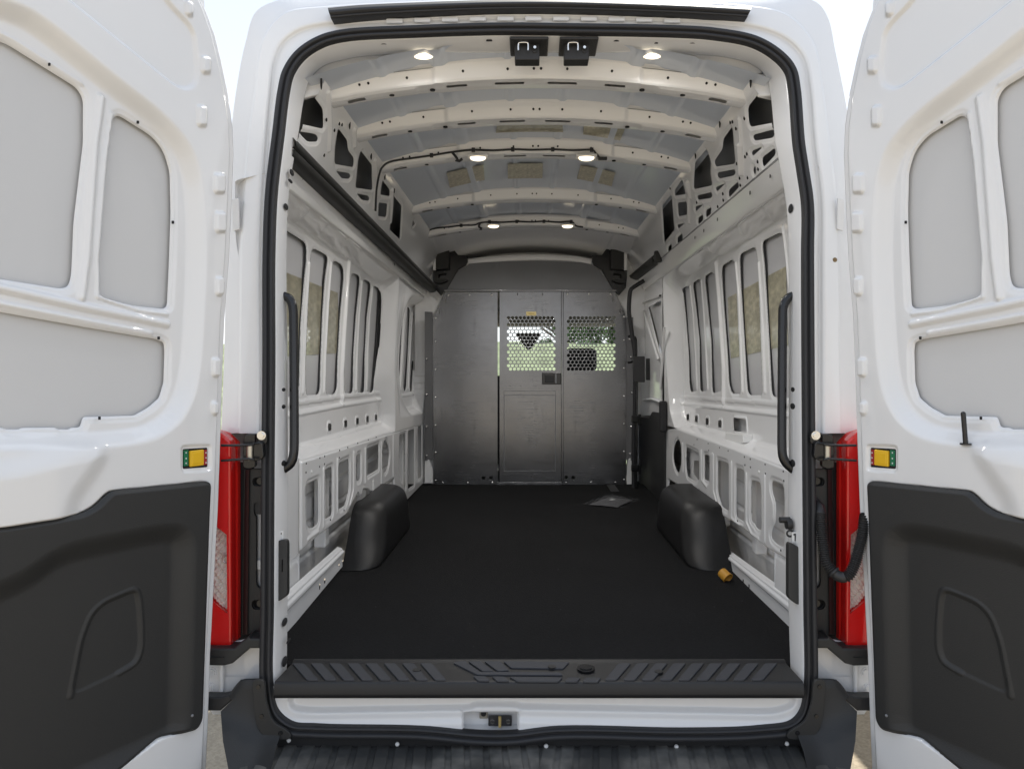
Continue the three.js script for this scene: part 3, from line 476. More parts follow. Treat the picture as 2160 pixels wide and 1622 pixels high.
// pillar boxes beside the opening
for (const sg of [-1, 1]) {
  const X = sg < 0 ? 0.815 : 0.835, side = sg < 0 ? L : R;
  const g = sheet({ ss: range(0.06, sg < 0 ? 0.345 : 0.27, 12), nt: 20, tOf: (s, v) => lerp(0.945, 1.27, v), map: (s, t, h) => V(sg * (X + h), t, -s), h: (s, t) => 0.03 * S((s - (sg < 0 ? 0.315 : 0.24)) / 0.03) });
  part('pillar_box', g, M.inner, side.side);
  const y = sg < 0 ? 0.90 : 0.92;
  part('lamp_well', [loft([[0.84, 0.69], [0.845, y - 0.03], [0.855, y], [0.95, y + 0.015]].map(([x, yy]) => range(0.05, 0.46, 8).map((s) => V(sg * (x + 0.02), yy, -s)))), loft([[0.69], [y + 0.012]].map(([yy]) => [V(sg * 0.862, yy, -0.46), V(sg * 0.97, yy, -0.46)]))], M.inner, side.side);
}

// --- roof
const roofY = (x, s) => 2.618 - 0.105 * Math.pow(Math.abs(x) / 0.7, 2.2) - 0.05 * S((s - 2.75) / 0.9);
{
  const lines = [-0.5, -0.36, -0.30, -0.115, -0.05, 0.05, 0.115, 0.30, 0.36, 0.5];
  part('roof_skin', sheet({ ss: range(0.13, 2.78, 120), nt: 260, tOf: (s, v) => lerp(-0.74, 0.74, v), map: (s, t, h) => V(t, roofY(t, s) + h, -s), h: (s, t) => { let o = 0; for (const x of [-0.33, 0.33]) o -= 0.008 * S(1.5 * (1 - Math.abs(t - x) / 0.035)); for (const x of [-0.10, 0.10, -0.52, 0.52]) o -= 0.005 * S(1.5 * (1 - Math.abs(t - x) / 0.02)); return o; } }), M.roofSkin, van, 'bare grey-white underside of the roof');
  part('headliner_panel', sheet({ ss: range(2.79, 3.85, 60), nt: 120, tOf: (s, v) => lerp(-0.76, 0.76, v), map: (s, t, h) => V(t, roofY(t, s) - 0.02 + h, -s), h: (s, t) => 0.004 * (S(1.3 * (1 - Math.abs(Math.abs(t) - 0.57) / 0.006))) }), M.headliner, van, 'grey headliner panel over the cab');
  const pads = [[[942, 357], [1020, 351], [1022, 383], [949, 388]], [[1071, 353], [1145, 353], [1144, 384], [1071, 384]], [[1225, 353], [1298, 359], [1290, 388], [1217, 382]], [[1050, 264], [1186, 264], [1188, 288], [1046, 288]], [[1232, 264], [1318, 270], [1308, 294], [1230, 290]]];
  for (const p of pads) { const q = p.map((a) => onY(a, 2.59)); part('roof_sound_pad', sheet({ ss: range(0, 1, 10), nt: 10, tOf: (s, v) => v, map: (s, v) => { const a = q[0].clone().lerp(q[1], s), b = q[3].clone().lerp(q[2], s), c = a.lerp(b, v); return V(c.x, roofY(c.x, -c.z) - 0.0075, c.z); } }), M.padFlat, van); }
}
const RIBZ = [-0.27, -0.65, -1.115, -2.0, -2.71];
const ribY = (x, i) => 2.558 - 0.068 * Math.pow(Math.abs(x) / 0.7, 2) - (i === 4 ? 0.008 : 0);
RIBZ.forEach((z, i) => {
  const g = group('roof_rib', van);
  const prof = [[0.03, 0.052], [0.012, 0.05], [0.004, 0.044], [0.0, 0.03], [-0.008, 0.006], [-0.014, 0], [-0.05, -0.002], [-0.086, 0], [-0.092, 0.006], [-0.098, 0.03], [-0.1, 0.05], [-0.118, 0.054]];
  const n = prof.length - 1, at = (v) => { const f = v * n, k = Math.min(n - 1, Math.floor(f)), a = prof[k], b = prof[k + 1]; return [lerp(a[0], b[0], f - k), lerp(a[1], b[1], f - k)]; };
  const slots = i < 3 ? [[-0.31, -0.24], [-0.145, -0.045], [0.035, 0.135], [0.23, 0.30]].map(([a, b]) => region([[a, 5.35 / n], [b, 5.35 / n], [b, 5.8 / n], [a, 5.8 / n]], 0.006)) : [];
  const ends = [-0.62, 0.62].map((x) => region([[x - 0.03, 5.6 / n], [x + 0.03, 5.6 / n], [x + 0.03, 6.3 / n], [x - 0.03, 6.3 / n]], 0.01));
  const d = least([...slots, ...ends]);
  const step = (x) => 0.010 * S((0.36 - Math.abs(x)) / 0.03) + 0.006 * S((Math.abs(x) - 0.62) / 0.03);
  part('rib_channel', sheet({ ss: range(-0.72, 0.72, 280), nt: n * 8, tOf: (s, v) => v, map: (s, v) => { const [dz, dy] = at(v), k = dy / 0.054; return V(s, ribY(s, i) + dy * (1 + step(s) * 20) - step(s) * 0.3 * (1 - k) - (dz < -0.02 && dz > -0.08 ? 0.004 * S((Math.abs(s) - 0.40) / 0.02) : 0), z + dz + (dz > -0.02 ? 0.012 * S((0.36 - Math.abs(s)) / 0.02) : 0)); }, keep: (s, v) => d(s, v) }), M.inner, g);
  part('rib_backing', loft([0.012, -0.10].map((dz) => range(-0.71, 0.71, 40).map((x) => V(x, ribY(x, i) + 0.046, z + dz)))), M.cavityShade, g);
  for (const x of [-0.60, -0.57, -0.44, -0.25, -0.10, -0.012, 0.012, 0.10, 0.25, 0.44, 0.57, 0.60]) part('bolt_hole', cyl(0.0042, 0.004, 'z', x, ribY(x, i) + 0.026, z + (Math.abs(x) < 0.36 ? 0.0105 : -0.001), 12), M.dark, g);
  for (const x of [-0.36, 0.36, -0.5, 0.5]) { const e = cyl(0.009, 0.004, 'y', x, ribY(x, i) - 0.0055, z - 0.05, 16); part('drain_hole', e, M.dark, g); }
});
domeLight([1008, 332], -1.09, 0.07, van); domeLight([1237, 332], -1.09, 0.07, van); domeLight([1041, 476], -2.69, 0.072, van); domeLight([1197, 476], -2.69, 0.072, van);
// wiring looms on two ribs
{
  const loom = (pts, z, r) => { const P = pts.map((p) => onZ(p, z + 0.02)); const g = group('wiring_loom', van); part('loom_cable', tube(P, r, 140, 8), M.black, g); return [g, P]; };
  const [g1, P1] = loom(c2([[215, 1335], [222, 1200], [240, 1100], [265, 1050], [320, 1020], [450, 1000], [570, 983], [700, 962], [835, 948], [960, 952], [1085, 945], [1210, 948], [1338, 945], [1460, 950], [1585, 948], [1610, 970], [1640, 1000], [1670, 1003]]), -1.115, 0.0048);
  for (const k of [6, 8, 10, 12, 14]) { const p = P1[k]; part('loom_clip', box(0.016, 0.018, 0.014, 0.003, p.x, p.y, p.z), M.black, g1); }
  part('loom_branch', tube([P1[7], onZ([963, 333], -1.09), onZ([967, 340], -1.09), onZ([975, 335], -1.09)], 0.006, 16, 8), M.black, g1);
  part('loom_plug', box(0.04, 0.014, 0.014, 0.003, P1[16].x + 0.01, P1[17].y, P1[17].z), M.black, g1);
  const [g2, P2] = loom(k7([[130, 150], [160, 140], [175, 105], [240, 85], [350, 75], [450, 62], [560, 58], [610, 40], [690, 32], [800, 35], [920, 29], [1040, 33], [1150, 28], [1270, 34], [1380, 30], [1420, 65], [1480, 76]]), -2.71, 0.0055);
  for (const k of [5, 8, 10, 12, 14]) { const p = P2[k]; part('loom_clip', box(0.02, 0.022, 0.014, 0.004, p.x, p.y, p.z), M.black, g2); }
  part('loom_branch', tube([P2[7], onZ([1010, 478], -2.69), onZ([1016, 482], -2.69)], 0.007, 16, 8), M.black, g2);
}
// long black cover along the left cantrail, and its stub at the right
{
  const g = group('cable_duct', van, 'black padded duct running along the top of the driver side wall');
  const a = [onX([622, 293], -0.775), onX([918, 600], -0.745)], b = [onX([608, 341], -0.80), onX([912, 617], -0.77)];
  const row = (t, o) => [0, 1].map((k) => a[k].clone().lerp(b[k], t).add(V(o, 0, 0))).map((p, k) => p);
  const ext = ([p, q]) => { const d = q.clone().sub(p); return range(-0.012, 1, 40).map((f) => p.clone().addScaledVector(d, f)); };
  part('duct_body', loft([row(-0.02, -0.03), row(-0.01, -0.01), row(0, 0), row(0.3, 0.022), row(0.5, 0.026), row(0.56, 0.014), row(0.60, 0.012), row(0.66, 0.026), row(0.9, 0.022), row(1.0, 0.005), row(1.01, -0.02)].map(ext)), M.trim, g);
  const g2 = group('cable_duct', van, 'short black duct end beside the sliding door');
  const c = [onX([1386, 533], 0.775), onX([1322, 588], 0.76)], e = [onX([1386, 557], 0.80), onX([1322, 604], 0.78)];
  const row2 = (t, o) => [0, 1].map((k) => c[k].clone().lerp(e[k], t).add(V(-o, 0, 0)));
  const lin = ([p, q]) => range(0, 1, 12).map((f) => p.clone().lerp(q, f));
  part('duct_body', [loft([row2(-0.1, -0.06), row2(0, 0), row2(0.3, 0.03), row2(0.7, 0.03), row2(1, 0), row2(1.05, -0.05)].map(lin)), box(0.05, 0.075, 0.03, 0.012, c[0].x + 0.006, (c[0].y + e[0].y) / 2, c[0].z)], M.trim, g2);
}

// --- floor
{
  const g = group('cargo_floor', van);
  part('floor_mat', sheet({ ss: range(-0.02, 3.44, 170), nt: 80, tOf: (s, v) => lerp(-0.865, 0.88, v), map: (s, t, h) => V(t, 0.70 + h, -s), h: (s, t) => 0.0015 * Math.sin(s * 7 + t * 3) * Math.sin(t * 6) }), M.mat, g, 'black floor mat with pale specks');
  part('floor_pan', box(1.8, 0.03, 4.8, 0, 0, 0.665, -2.43), M.dark, g);
}
{ // step pad at the sill
  const g = group('sill_step', van, 'black ribbed plastic sill step');
  const e = (p) => onY(p, 0.70), fl = e([578, 1441]), fr = e([1698, 1444]), bl = e([622, 1394]), br = e([1655, 1397]);
  const N = 40, row = (y, z0, dz) => range(0, 1, N).map((f) => V(lerp(fl.x, fr.x, f), y, z0 + dz));
  const zf = fl.z, zb = bl.z;
  part('step_base', loft([range(0, 1, N).map((f) => V(lerp(bl.x, br.x, f), 0.702, zb)), range(0, 1, N).map((f) => V(lerp(bl.x, br.x, f), 0.709, zb + 0.008 + 0.012 * S((0.12 - Math.abs(f - 0.5)) * 20) * 0)), range(0, 1, N).map((f) => V(lerp(bl.x, br.x, f), 0.709, zb + 0.02)), range(0, 1, N).map((f) => V(lerp(bl.x, br.x, f), 0.703, zb + 0.026)), row(0.703, zf, -0.012), row(0.703, zf, -0.004), row(0.698, zf, 0.002), row(0.672, zf, 0.006), row(0.660, zf, 0.004), row(0.655, zf, -0.01)]), M.step, g);
  const pads = [];
  const quad = (u, w, sl, t0 = 1404, t1 = 1439) => pads.push([[u, t0], [u + w, t0], [u + w + sl, t1], [u + sl, t1]]);
  for (let k = 0; k < 8; k++) quad(616 + k * 38.6, 24, 31);
  for (let k = 0; k < 9; k++) quad(1306 + k * 38.6, 25, -30);
  pads.push(...[[[705, 966], [775, 952], [872, 1024], [1385, 1028], [1400, 1045], [856, 1042]], [[790, 950], [870, 950], [960, 1020], [890, 1020]], [[900, 955], [1000, 955], [1060, 1015], [985, 1018]], [[1020, 955], [1440, 962], [1400, 1003], [1070, 998]], [[830, 1050], [910, 1052], [938, 1080], [860, 1078]], [[950, 1053], [1030, 1055], [1062, 1082], [980, 1080]], [[1060, 1056], [1400, 1060], [1370, 1085], [1110, 1083]], [[1430, 1062], [1510, 1062], [1490, 1085], [1410, 1085]], [[1540, 1062], [1640, 1062], [1620, 1088], [1525, 1086]]].map(b2));
  for (const p of pads) { const q = p.map(e).map((w) => [w.x, -w.z]); const ge = plate(rounded(q, 0.006), { depth: 0.003, bevel: 0.0012 }); ge.rotateX(-Math.PI / 2); ge.translate(0, 0.7035, 0); part('tread_block', ge, M.stepPad, g); }
  const pl = e([1236, 1416]); part('step_plug', [cyl(0.026, 0.004, 'y', pl.x, 0.708, pl.z, 28), cyl(0.018, 0.008, 'y', pl.x, 0.709, pl.z, 28)], M.gloss, g);
  for (const c of b2([[1330, 995], [475, 1015], [2005, 1025]])) { const w = e(c); part('screw_cap', cyl(0.012, 0.004, 'y', w.x, 0.7075, w.z, 20), M.step, g); }
}
{ // white sill panel and latch recess below the step
  const g = group('sill_panel', van, 'white sill panel under the step');
  const k = 0.0;
  const p = [[566, 1446], [1704, 1448], [1706, 1490], [1690, 1516], [1660, 1534], [1600, 1541], [1440, 1546], [1180, 1542], [1080, 1553], [1010, 1553], [887, 1542], [668, 1538], [620, 1532], [590, 1514], [570, 1480]];
  const P = p.map((q) => { const w = onRear(q, -0.01); return [w.x, w.y]; }), reg = region(P, 0.01, 0.5), hole = region([[978, 1505], [1091, 1505], [1091, 1547], [978, 1547]].map((q) => { const w = onRear(q, -0.01); return [w.x, w.y]; }), 0.006);
  const rec = region([[606, 1473], [1680, 1474], [1672, 1492], [1640, 1503], [1600, 1504], [1095, 1494], [1088, 1489], [1000, 1489], [990, 1496], [660, 1502], [615, 1498]].map((q) => { const w = onRear(q, -0.01); return [w.x, w.y]; }), 0.02, 0.3);
  const bb = reg.b;
  part('sill_face', sheet({ ss: range(bb[0], bb[2], 420), nt: 44, tOf: (s, v) => lerp(bb[1], bb[3], v), map: (s, t, h) => V(s, t, rearZ(t) - 0.01 + h), h: (s, t) => { const d = rec.sd(s, t), e = hole.sd(s, t); return -0.016 * S((0.006 - d) / 0.014) + 0.012 * S((d - 0.02) / 0.02) * 0.4 - (e < 0.02 ? 0.008 * (1 - S(e / 0.005)) : 0); }, keep: (s, t) => Math.min(-reg.sd(s, t), hole.sd(s, t)) }), M.paint, g);
  const a = onRear([1035, 1526], -0.01), zz = a.z - 0.05;
  part('recess_box', [box(0.17, 0.07, 0.004, 0, a.x, a.y, zz), box(0.17, 0.004, 0.05, 0, a.x, a.y - 0.028, zz + 0.024), box(0.004, 0.07, 0.05, 0, a.x - 0.083, a.y, zz + 0.024), box(0.004, 0.07, 0.05, 0, a.x + 0.083, a.y, zz + 0.024)], M.paint, g);
  const s = onRear([1054, 1524], -0.02);
  part('striker_plate', box(0.068, 0.03, 0.006, 0.003, s.x, s.y - 0.006, zz + 0.016), M.black, g);
  part('striker_bar', cyl(0.0042, 0.03, 'y', s.x, s.y, zz + 0.036, 14), M.brass, g);
  for (const dx of [-0.022, 0.024]) part('striker_screw', cyl(0.007, 0.006, 'z', s.x + dx, s.y - 0.006, zz + 0.02, 14), M.chrome, g);
  const q = onRear([1019, 1514], -0.02); part('catch_clip', [box(0.024, 0.026, 0.01, 0.003, q.x, q.y, zz + 0.014)], M.zinc, g); part('catch_hole', cyl(0.008, 0.004, 'z', q.x, q.y + 0.003, zz + 0.0195, 16), M.dark, g);

}

// --- wheel arch covers
for (const sg of [-1, 1]) {
  const xw = sg < 0 ? 0.845 : 0.865, off = sg < 0 ? -0.008 : -0.022;
  // footprint levels: [y, inner x, near z, far z, corner radius]
  const lev = [[0.702, 0.700, -0.985, -1.90, 0.10], [0.712, 0.694, -0.995, -1.90, 0.10], [0.74, 0.690, -1.02, -1.90, 0.11], [0.80, 0.694, -1.075, -1.89, 0.12], [0.86, 0.700, -1.12, -1.90, 0.12], [0.905, 0.710, -1.155, -1.89, 0.12], [0.932, 0.724, -1.185, -1.87, 0.12], [0.948, 0.748, -1.225, -1.84, 0.10], [0.953, 0.785, -1.28, -1.80, 0.06]];
  const rows = lev.map(([y, xi, zn, zf, r]) => {
    const P = [], x = xi + off;
    for (let i = 0; i <= 8; i++) P.push(V(sg * lerp(xw, x + r, i / 8), y, zn));
    for (let i = 1; i <= 10; i++) { const a = (i / 10) * (Math.PI / 2); P.push(V(sg * (x + r - r * Math.sin(a)), y, zn - r + r * Math.cos(a))); }
    for (let i = 1; i <= 12; i++) P.push(V(sg * x, y, lerp(zn - r, zf + r, i / 12)));
    for (let i = 1; i <= 10; i++) { const a = (i / 10) * (Math.PI / 2); P.push(V(sg * (x + r - r * Math.cos(a)), y, zf + r - r * Math.sin(a))); }
    for (let i = 1; i <= 8; i++) P.push(V(sg * lerp(x + r, xw, i / 8), y, zf));
    return P;
  });
  rows.push(rows[rows.length - 1].map((p) => V(sg * (xw - 0.01), 0.953, clamp(p.z, -1.76, -1.32))));
  const smooth = []; for (let i = 0; i < rows.length - 1; i++) for (let k = 0; k < 3; k++) smooth.push(rows[i].map((p, j) => { const a = rows[Math.max(0, i - 1)][j], b = p, c = rows[i + 1][j], d = rows[Math.min(rows.length - 1, i + 2)][j], t = k / 3; const cr = (q) => 0.5 * (2 * b[q] + (c[q] - a[q]) * t + (2 * a[q] - 5 * b[q] + 4 * c[q] - d[q]) * t * t + (3 * b[q] - a[q] - 3 * c[q] + d[q]) * t * t * t); return V(cr('x'), cr('y'), cr('z')); }));
  smooth.push(rows[rows.length - 1]);
  part('wheel_arch_cover', loft(smooth), M.archPlastic, van, sg < 0 ? 'black plastic wheel arch cover on the driver side' : 'black plastic wheel arch cover on the passenger side');
}

// --- partition to the cab
{
  const Z = -3.383, g = group('partition', van, 'grey steel partition wall with perforated windows'), z2 = (pts, z = Z) => pts.map((p) => { const q = onZ(p, z); return [q.x, q.y]; });
  const HP = onZ([0, 0], Z), px = 5.573 / F;                               // metres per pixel there
  const hole = (u, v, r) => { const q = onZ([u, v], Z); return disc(r, 12, q.x, q.y); };
  const mesh = (x0, x1, odd0) => { const o = []; for (let r = 0; r < 16; r++) for (let k = 0; k < 13; k++) { const x = x0 + k * 25 + ((r + odd0) % 2 ? 0 : 12.5); if (x > x1) continue; o.push(hole(720 + x / 3, 540 + (392 + r * 21.55) / 3, 3.45 * px)); } return o; };
  const P = (a) => z2(c5(a));
  const sideHoles = (list, r) => list.map(([x, y]) => hole(720 + x / 3, 540 + y / 3, r));
  const slot = (x, y, w, h) => P([[x - w, y - h], [x + w, y - h], [x + w, y + h], [x - w, y + h]]);
  part('partition_panel', plate(P([[655, 228], [989, 228], [989, 1447], [585, 1447], [578, 400], [603, 345]]), { holes: [...sideHoles([[899, 1405], [947, 1405]], 0.0145), slot(675, 245, 4, 10), slot(812, 245, 4, 10), slot(950, 245, 4, 10), slot(662, 278, 3, 14), slot(620, 352, 3, 14)], depth: 0.003, bevel: 0.001, frame: zFrame(Z) }), M.steel, g);
  const door = group('partition_door', van, 'hinged steel door in the partition with a perforated window');
  part('partition_panel', plate(P([[1001, 226], [1391, 226], [1391, 1430], [1001, 1430]]), { holes: [...mesh(1058, 1352, 1), slot(1115, 242, 3, 8), slot(1273, 242, 3, 8)], depth: 0.003, bevel: 0.001, frame: zFrame(Z + 0.006) }), M.steel, door);
  part('partition_panel', plate(P([[1407, 226], [1730, 226], [1790, 345], [1803, 400], [1803, 1447], [1400, 1447]]), { holes: [...mesh(1438, 1736, 0), ...sideHoles([[1424, 1400], [1468, 1402]], 0.0145), slot(1430, 240, 4, 10), slot(1568, 240, 4, 10), slot(1707, 240, 4, 10), slot(1720, 278, 3, 14), slot(1764, 352, 3, 14)], depth: 0.003, bevel: 0.001, frame: zFrame(Z) }), M.steel, g);
  // folded frame edges
  const bar = (x0, y0, x1, y1, d, mat = M.steel, name = 'frame_rail', par = g, z = Z) => { const [a, b] = P([[x0, y0], [x1, y1]]); return part(name, box(Math.abs(b[0] - a[0]), Math.abs(a[1] - b[1]), d, Math.min(0.003, d / 3), (a[0] + b[0]) / 2, (a[1] + b[1]) / 2, z + d / 2), mat, par); };
  bar(1391.5, 226, 1406, 1430, 0.016); bar(984, 1430, 1400, 1449, 0.012); bar(650, 214, 1740, 226, 0.02); bar(995, 780, 1001, 1430, 0.003, M.dark, 'hinge_gap', door, Z - 0.004);
  part('upper_panel', plate(z2(k7([[330, 605], [430, 437], [500, 402], [520, 380], [800, 366], [1090, 360], [1260, 364], [1540, 378], [1560, 402], [1612, 432], [1735, 605]])), { depth: 0.003, bevel: 0.001, frame: zFrame(Z - 0.004) }), M.steelDark, g, 'plain dark grey upper panel of the partition');
  // hatch frame in the door
  for (const [a, b, c, d] of [[1028, 878, 1357, 882.5], [1028, 1357, 1357, 1361.5], [1028, 882.5, 1032.5, 1357], [1352.5, 882.5, 1357, 1357], [1028, 852, 1357, 854.5], [1028, 854.5, 1030.5, 878], [1354.5, 854.5, 1357, 878]]) bar(a, b, c, d, 0.003, M.steelDark, 'hatch_edge', door, Z + 0.0095);
  const lt = group('partition_latch', van, 'black paddle latch on the partition door'); { const [a, b] = P([[1270, 738], [1390, 812]]); part('latch_plate', box(b[0] - a[0], a[1] - b[1], 0.014, 0.005, (a[0] + b[0]) / 2, (a[1] + b[1]) / 2, Z + 0.016), M.gloss, lt); const [c, d] = P([[1288, 752], [1345, 800]]); part('paddle', box(d[0] - c[0], c[1] - d[1], 0.02, 0.004, (c[0] + d[0]) / 2, (c[1] + d[1]) / 2, Z + 0.022), M.black, lt); const [e, f] = P([[1352, 745], [1362, 806]]); part('latch_bolt', box(f[0] - e[0], e[1] - f[1], 0.01, 0.002, (e[0] + f[0]) / 2, (e[1] + f[1]) / 2, Z + 0.026), M.steelDark, lt); }
  { const [a, b] = P([[1170, 353], [1233, 378]]); const cv = document.createElement('canvas'); cv.width = 256; cv.height = 100; const x = cv.getContext('2d'); x.fillStyle = '#d2bf86'; x.fillRect(0, 0, 256, 100); x.fillStyle = '#6d5520'; x.font = 'bold 40px sans-serif'; x.textAlign = 'center'; x.fillText('A2023 A', 128, 66); const t = new THREE.CanvasTexture(cv); t.colorSpace = THREE.SRGBColorSpace; const pl = new THREE.BoxGeometry(b[0] - a[0], a[1] - b[1], 0.002); pl.translate((a[0] + b[0]) / 2, (a[1] + b[1]) / 2, Z + 0.0115); part('label_plate', pl, phys({ map: t, roughness: 0.5, metalness: 0.3 }), g, 'small brass-coloured label above the mesh'); }
  const bolts = [...[393, 540, 717, 893, 1070, 1243, 1420].map((y) => [596, y]), [643, 1435], [800, 1435], [955, 1434], ...[385, 533, 710, 887, 1062, 1238, 1415].map((y) => [1790, y]), [1423, 1434], [1580, 1432], [1735, 1433], [678, 247], [812, 247], [951, 247], [1431, 242], [1568, 242], [1706, 242]];
  for (const [x, y] of bolts) { const [q] = P([[x, y]]); const b = new THREE.SphereGeometry(0.0085, 12, 6, 0, Math.PI * 2, 0, Math.PI / 2); b.scale(1, 0.5, 1); b.rotateX(Math.PI / 2); b.translate(q[0], q[1], Z + 0.004); part('bolt', b, M.chrome, g); }
  // folded side flanges reaching forward to the body pillars
  const fl = (x0, x1, y0, y1, sgn) => { const [a, b] = P([[x0, y0], [x1, y1]]); const rows = [a[0], b[0]]; return loft([[0, 0], [1, 1]].map(([f]) => range(0, 1, 6).map((t) => V(lerp(a[0], b[0], f), lerp(a[1], b[1], t), Z + 0.002 + f * 0.05 * 1)))); };
  part('side_flange', fl(578, 533, 355, 1290, -1), M.steelSide, g); part('side_flange', fl(1803, 1842, 390, 1290, 1), M.steelSide, g);
  for (const [x, y] of [[541, 650], [541, 875], [541, 1080], [541, 1262], [1838, 865], [1835, 1080], [1830, 1252], [1826, 528], [1834, 640]]) { const [q] = z2(c5([[x, y]]), Z + 0.05); const b = new THREE.SphereGeometry(0.0095, 12, 8); b.translate(q[0], q[1], Z + 0.05); part('bolt', b, M.chrome, g); }
  part('floor_bracket', plate(P([[532, 1280], [558, 1285], [582, 1345], [582, 1432], [532, 1432]]), { depth: 0.003, frame: zFrame(Z + 0.03) }), M.whitePlastic, g); part('floor_bracket', plate(P([[1815, 1280], [1840, 1270], [1842, 1440], [1804, 1440], [1806, 1330]]), { depth: 0.003, frame: zFrame(Z + 0.03) }), M.whitePlastic, g);
  { const q = P([[1806, 512], [1835, 508], [1856, 530], [1858, 640], [1838, 668], [1806, 676]]); part('grab_loop', tube(q.map(([x, y]) => V(x, y, Z + 0.07)), 0.0085, 50, 10, false, 0.3), M.gloss, g); }
  // black corner carriers beside the upper panel
  for (const m of [0, 1]) {
    const t = (a) => k7(m ? a.map(([x, y]) => [2062 - x, y]) : a), g3 = group('corner_bracket', van, m ? 'black bracket at the upper passenger side corner of the partition' : 'black bracket at the upper driver side corner of the partition');
    part('bracket_plate', plate(z2(t([[300, 195], [338, 200], [425, 312], [506, 318], [506, 372], [490, 402], [428, 437], [330, 605], [280, 655], [222, 590], [212, 500], [212, 300], [240, 240]]), Z - 0.002), { depth: 0.02, bevel: 0.003, frame: zFrame(Z - 0.012) }), M.gloss, g3);
    part('bracket_box', plate(z2(t([[238, 275], [350, 268], [350, 430], [238, 440]]), Z + 0.04), { depth: 0.05, bevel: 0.004, frame: zFrame(Z + 0.01) }), M.trim, g3);
    part('bracket_clip', plate(rounded(z2(t([[225, 450], [310, 450], [318, 470], [260, 475], [255, 510], [330, 515], [330, 530], [270, 550], [225, 545]]), Z + 0.05), 0.004), { depth: 0.02, bevel: 0.002, frame: zFrame(Z + 0.04) }), M.trim, g3);
    part('bracket_strut', plate(z2(t([[210, 235], [228, 230], [240, 300], [236, 440], [212, 440]]), Z + 0.06), { depth: 0.01, frame: zFrame(Z + 0.05) }), M.inner, g3);
    // body corner behind it
    part('cab_pillar_panel', plate(z2(t([[60, 90], [230, 100], [330, 600], [290, 680], [240, 800], [225, 1300], [60, 1300]]), Z - 0.06), { depth: 0.004, frame: zFrame(Z - 0.06) }), M.inner, g3);
  }
  part('roof_header', loft([[[506, 345], [720, 322], [905, 310], [1090, 307], [1290, 312], [1420, 322], [1552, 347]], [[508, 360], [720, 336], [905, 322], [1090, 319], [1290, 324], [1420, 336], [1550, 362]], [[512, 385], [720, 368], [905, 358], [1090, 353], [1290, 358], [1420, 368], [1548, 388]]].map((r, i) => resample(k7(r).map((p) => onZ(p, Z + [0, 0.02, 0.006][i])), 6, false, true))), M.inner, van);
}
// --- front of the hold, right: sliding door inside
{
  const g = group('sliding_door', van, 'inside of the closed sliding door at the front of the passenger side wall'), X = 0.86, q2 = (pts, x = X) => sd(pts).map((p) => { const q = onX(p, x); return [-q.z, q.y]; });
  part('door_panel', plate(q2([[150, 45], [320, -10], [330, 960], [150, 960], [150, 500]]), { holes: [rounded(q2([[215, 225], [308, 168], [312, 520], [303, 550], [288, 520]]), 0.02)], depth: 0.01, frame: xFrame(X, 1) }), M.inner, g);
  part('door_window', plate(q2([[205, 215], [330, 150], [335, 570], [290, 560]]), { depth: 0.004, frame: xFrame(X + 0.03, 1) }), M.skin, g);
  const bar = (a, r, mat, name) => part(name, tube(sd(a).map((p) => onX(p, X - 0.012)), r, 40, 8, false, 0.3), mat, g);
  bar([[190, 250], [240, 420], [290, 580]], 0.009, M.inner, 'door_rib'); bar([[330, 360], [318, 560], [305, 780]], 0.009, M.inner, 'door_rib'); bar([[190, 855], [250, 850], [320, 880]], 0.010, M.inner, 'door_rib'); bar([[130, 215], [220, 170], [300, 140]], 0.009, M.inner, 'door_rib');
  part('door_trim', plate(rounded(q2([[160, 970], [225, 985], [250, 935], [335, 950], [330, 1622], [130, 1540], [150, 1000]], X - 0.01), 0.03), { depth: 0.012, bevel: 0.002, frame: xFrame(X - 0.012, 1) }), M.black, g);
  part('reflector_strip', plate(q2([[158, 300], [172, 295], [186, 550], [160, 550]], X - 0.004), { depth: 0.003, frame: xFrame(X - 0.006, 1) }), phys({ color: rgb(0.75, 0.5, 0.38), roughness: 0.4 }), g);
  part('door_sill', sheet({ ss: range(1.9, 3.4, 10), nt: 2, tOf: (s, v) => v, map: (s, v) => V(lerp(0.80, 0.98, v), 0.698 - 0.004 * v, -s) }), M.dark, g);
  const s2 = group('sliding_door_seal', van, 'black seal and check rail beside the partition');
  const st = (a, z, r, mat, name) => part(name, tube(sd(a).map((p) => onZ(p, z)), r, 80, 10, false, 0.4), mat, s2);
  st([[220, 20], [140, 70], [100, 100], [90, 160], [88, 260], [105, 380], [128, 560], [128, 900], [120, 1100], [120, 1540]], -3.25, 0.016, M.rubber, 'door_seal');
  st([[145, 560], [140, 900], [138, 1100], [140, 1510], [190, 1570], [240, 1622]], -3.2, 0.009, M.gloss, 'check_rail');
  for (const y of [985, 1320]) { const [p] = sd([[128, y]]).map((w) => onZ(w, -3.2)); part('rail_clamp', [box(0.055, 0.05, 0.03, 0.006, p.x, p.y, p.z + 0.01), box(0.02, 0.08, 0.02, 0.004, p.x + 0.035, p.y - 0.005, p.z)], M.gloss, s2); }
  const lk = sd([[155, 645]]).map((w) => onZ(w, -3.18))[0]; part('lock_box', box(0.085, 0.19, 0.04, 0.006, lk.x, lk.y, lk.z), M.black, s2); part('lock_box', box(0.085, 0.16, 0.02, 0.006, lk.x + 0.10, lk.y, lk.z - 0.03), M.trim, s2);
  const bp = sd([[332, 968]]).map((w) => onX(w, 0.845))[0]; part('bump_stop', box(0.05, 0.2, 0.05, 0.014, bp.x - 0.01, bp.y, bp.z), M.rubber, s2);
  const tp = onY([1290, 1035], 0.70); part('floor_channel', box(0.06, 0.004, 0.3, 0.001, tp.x + 0.02, 0.7045, -3.2), M.trim, s2);
}
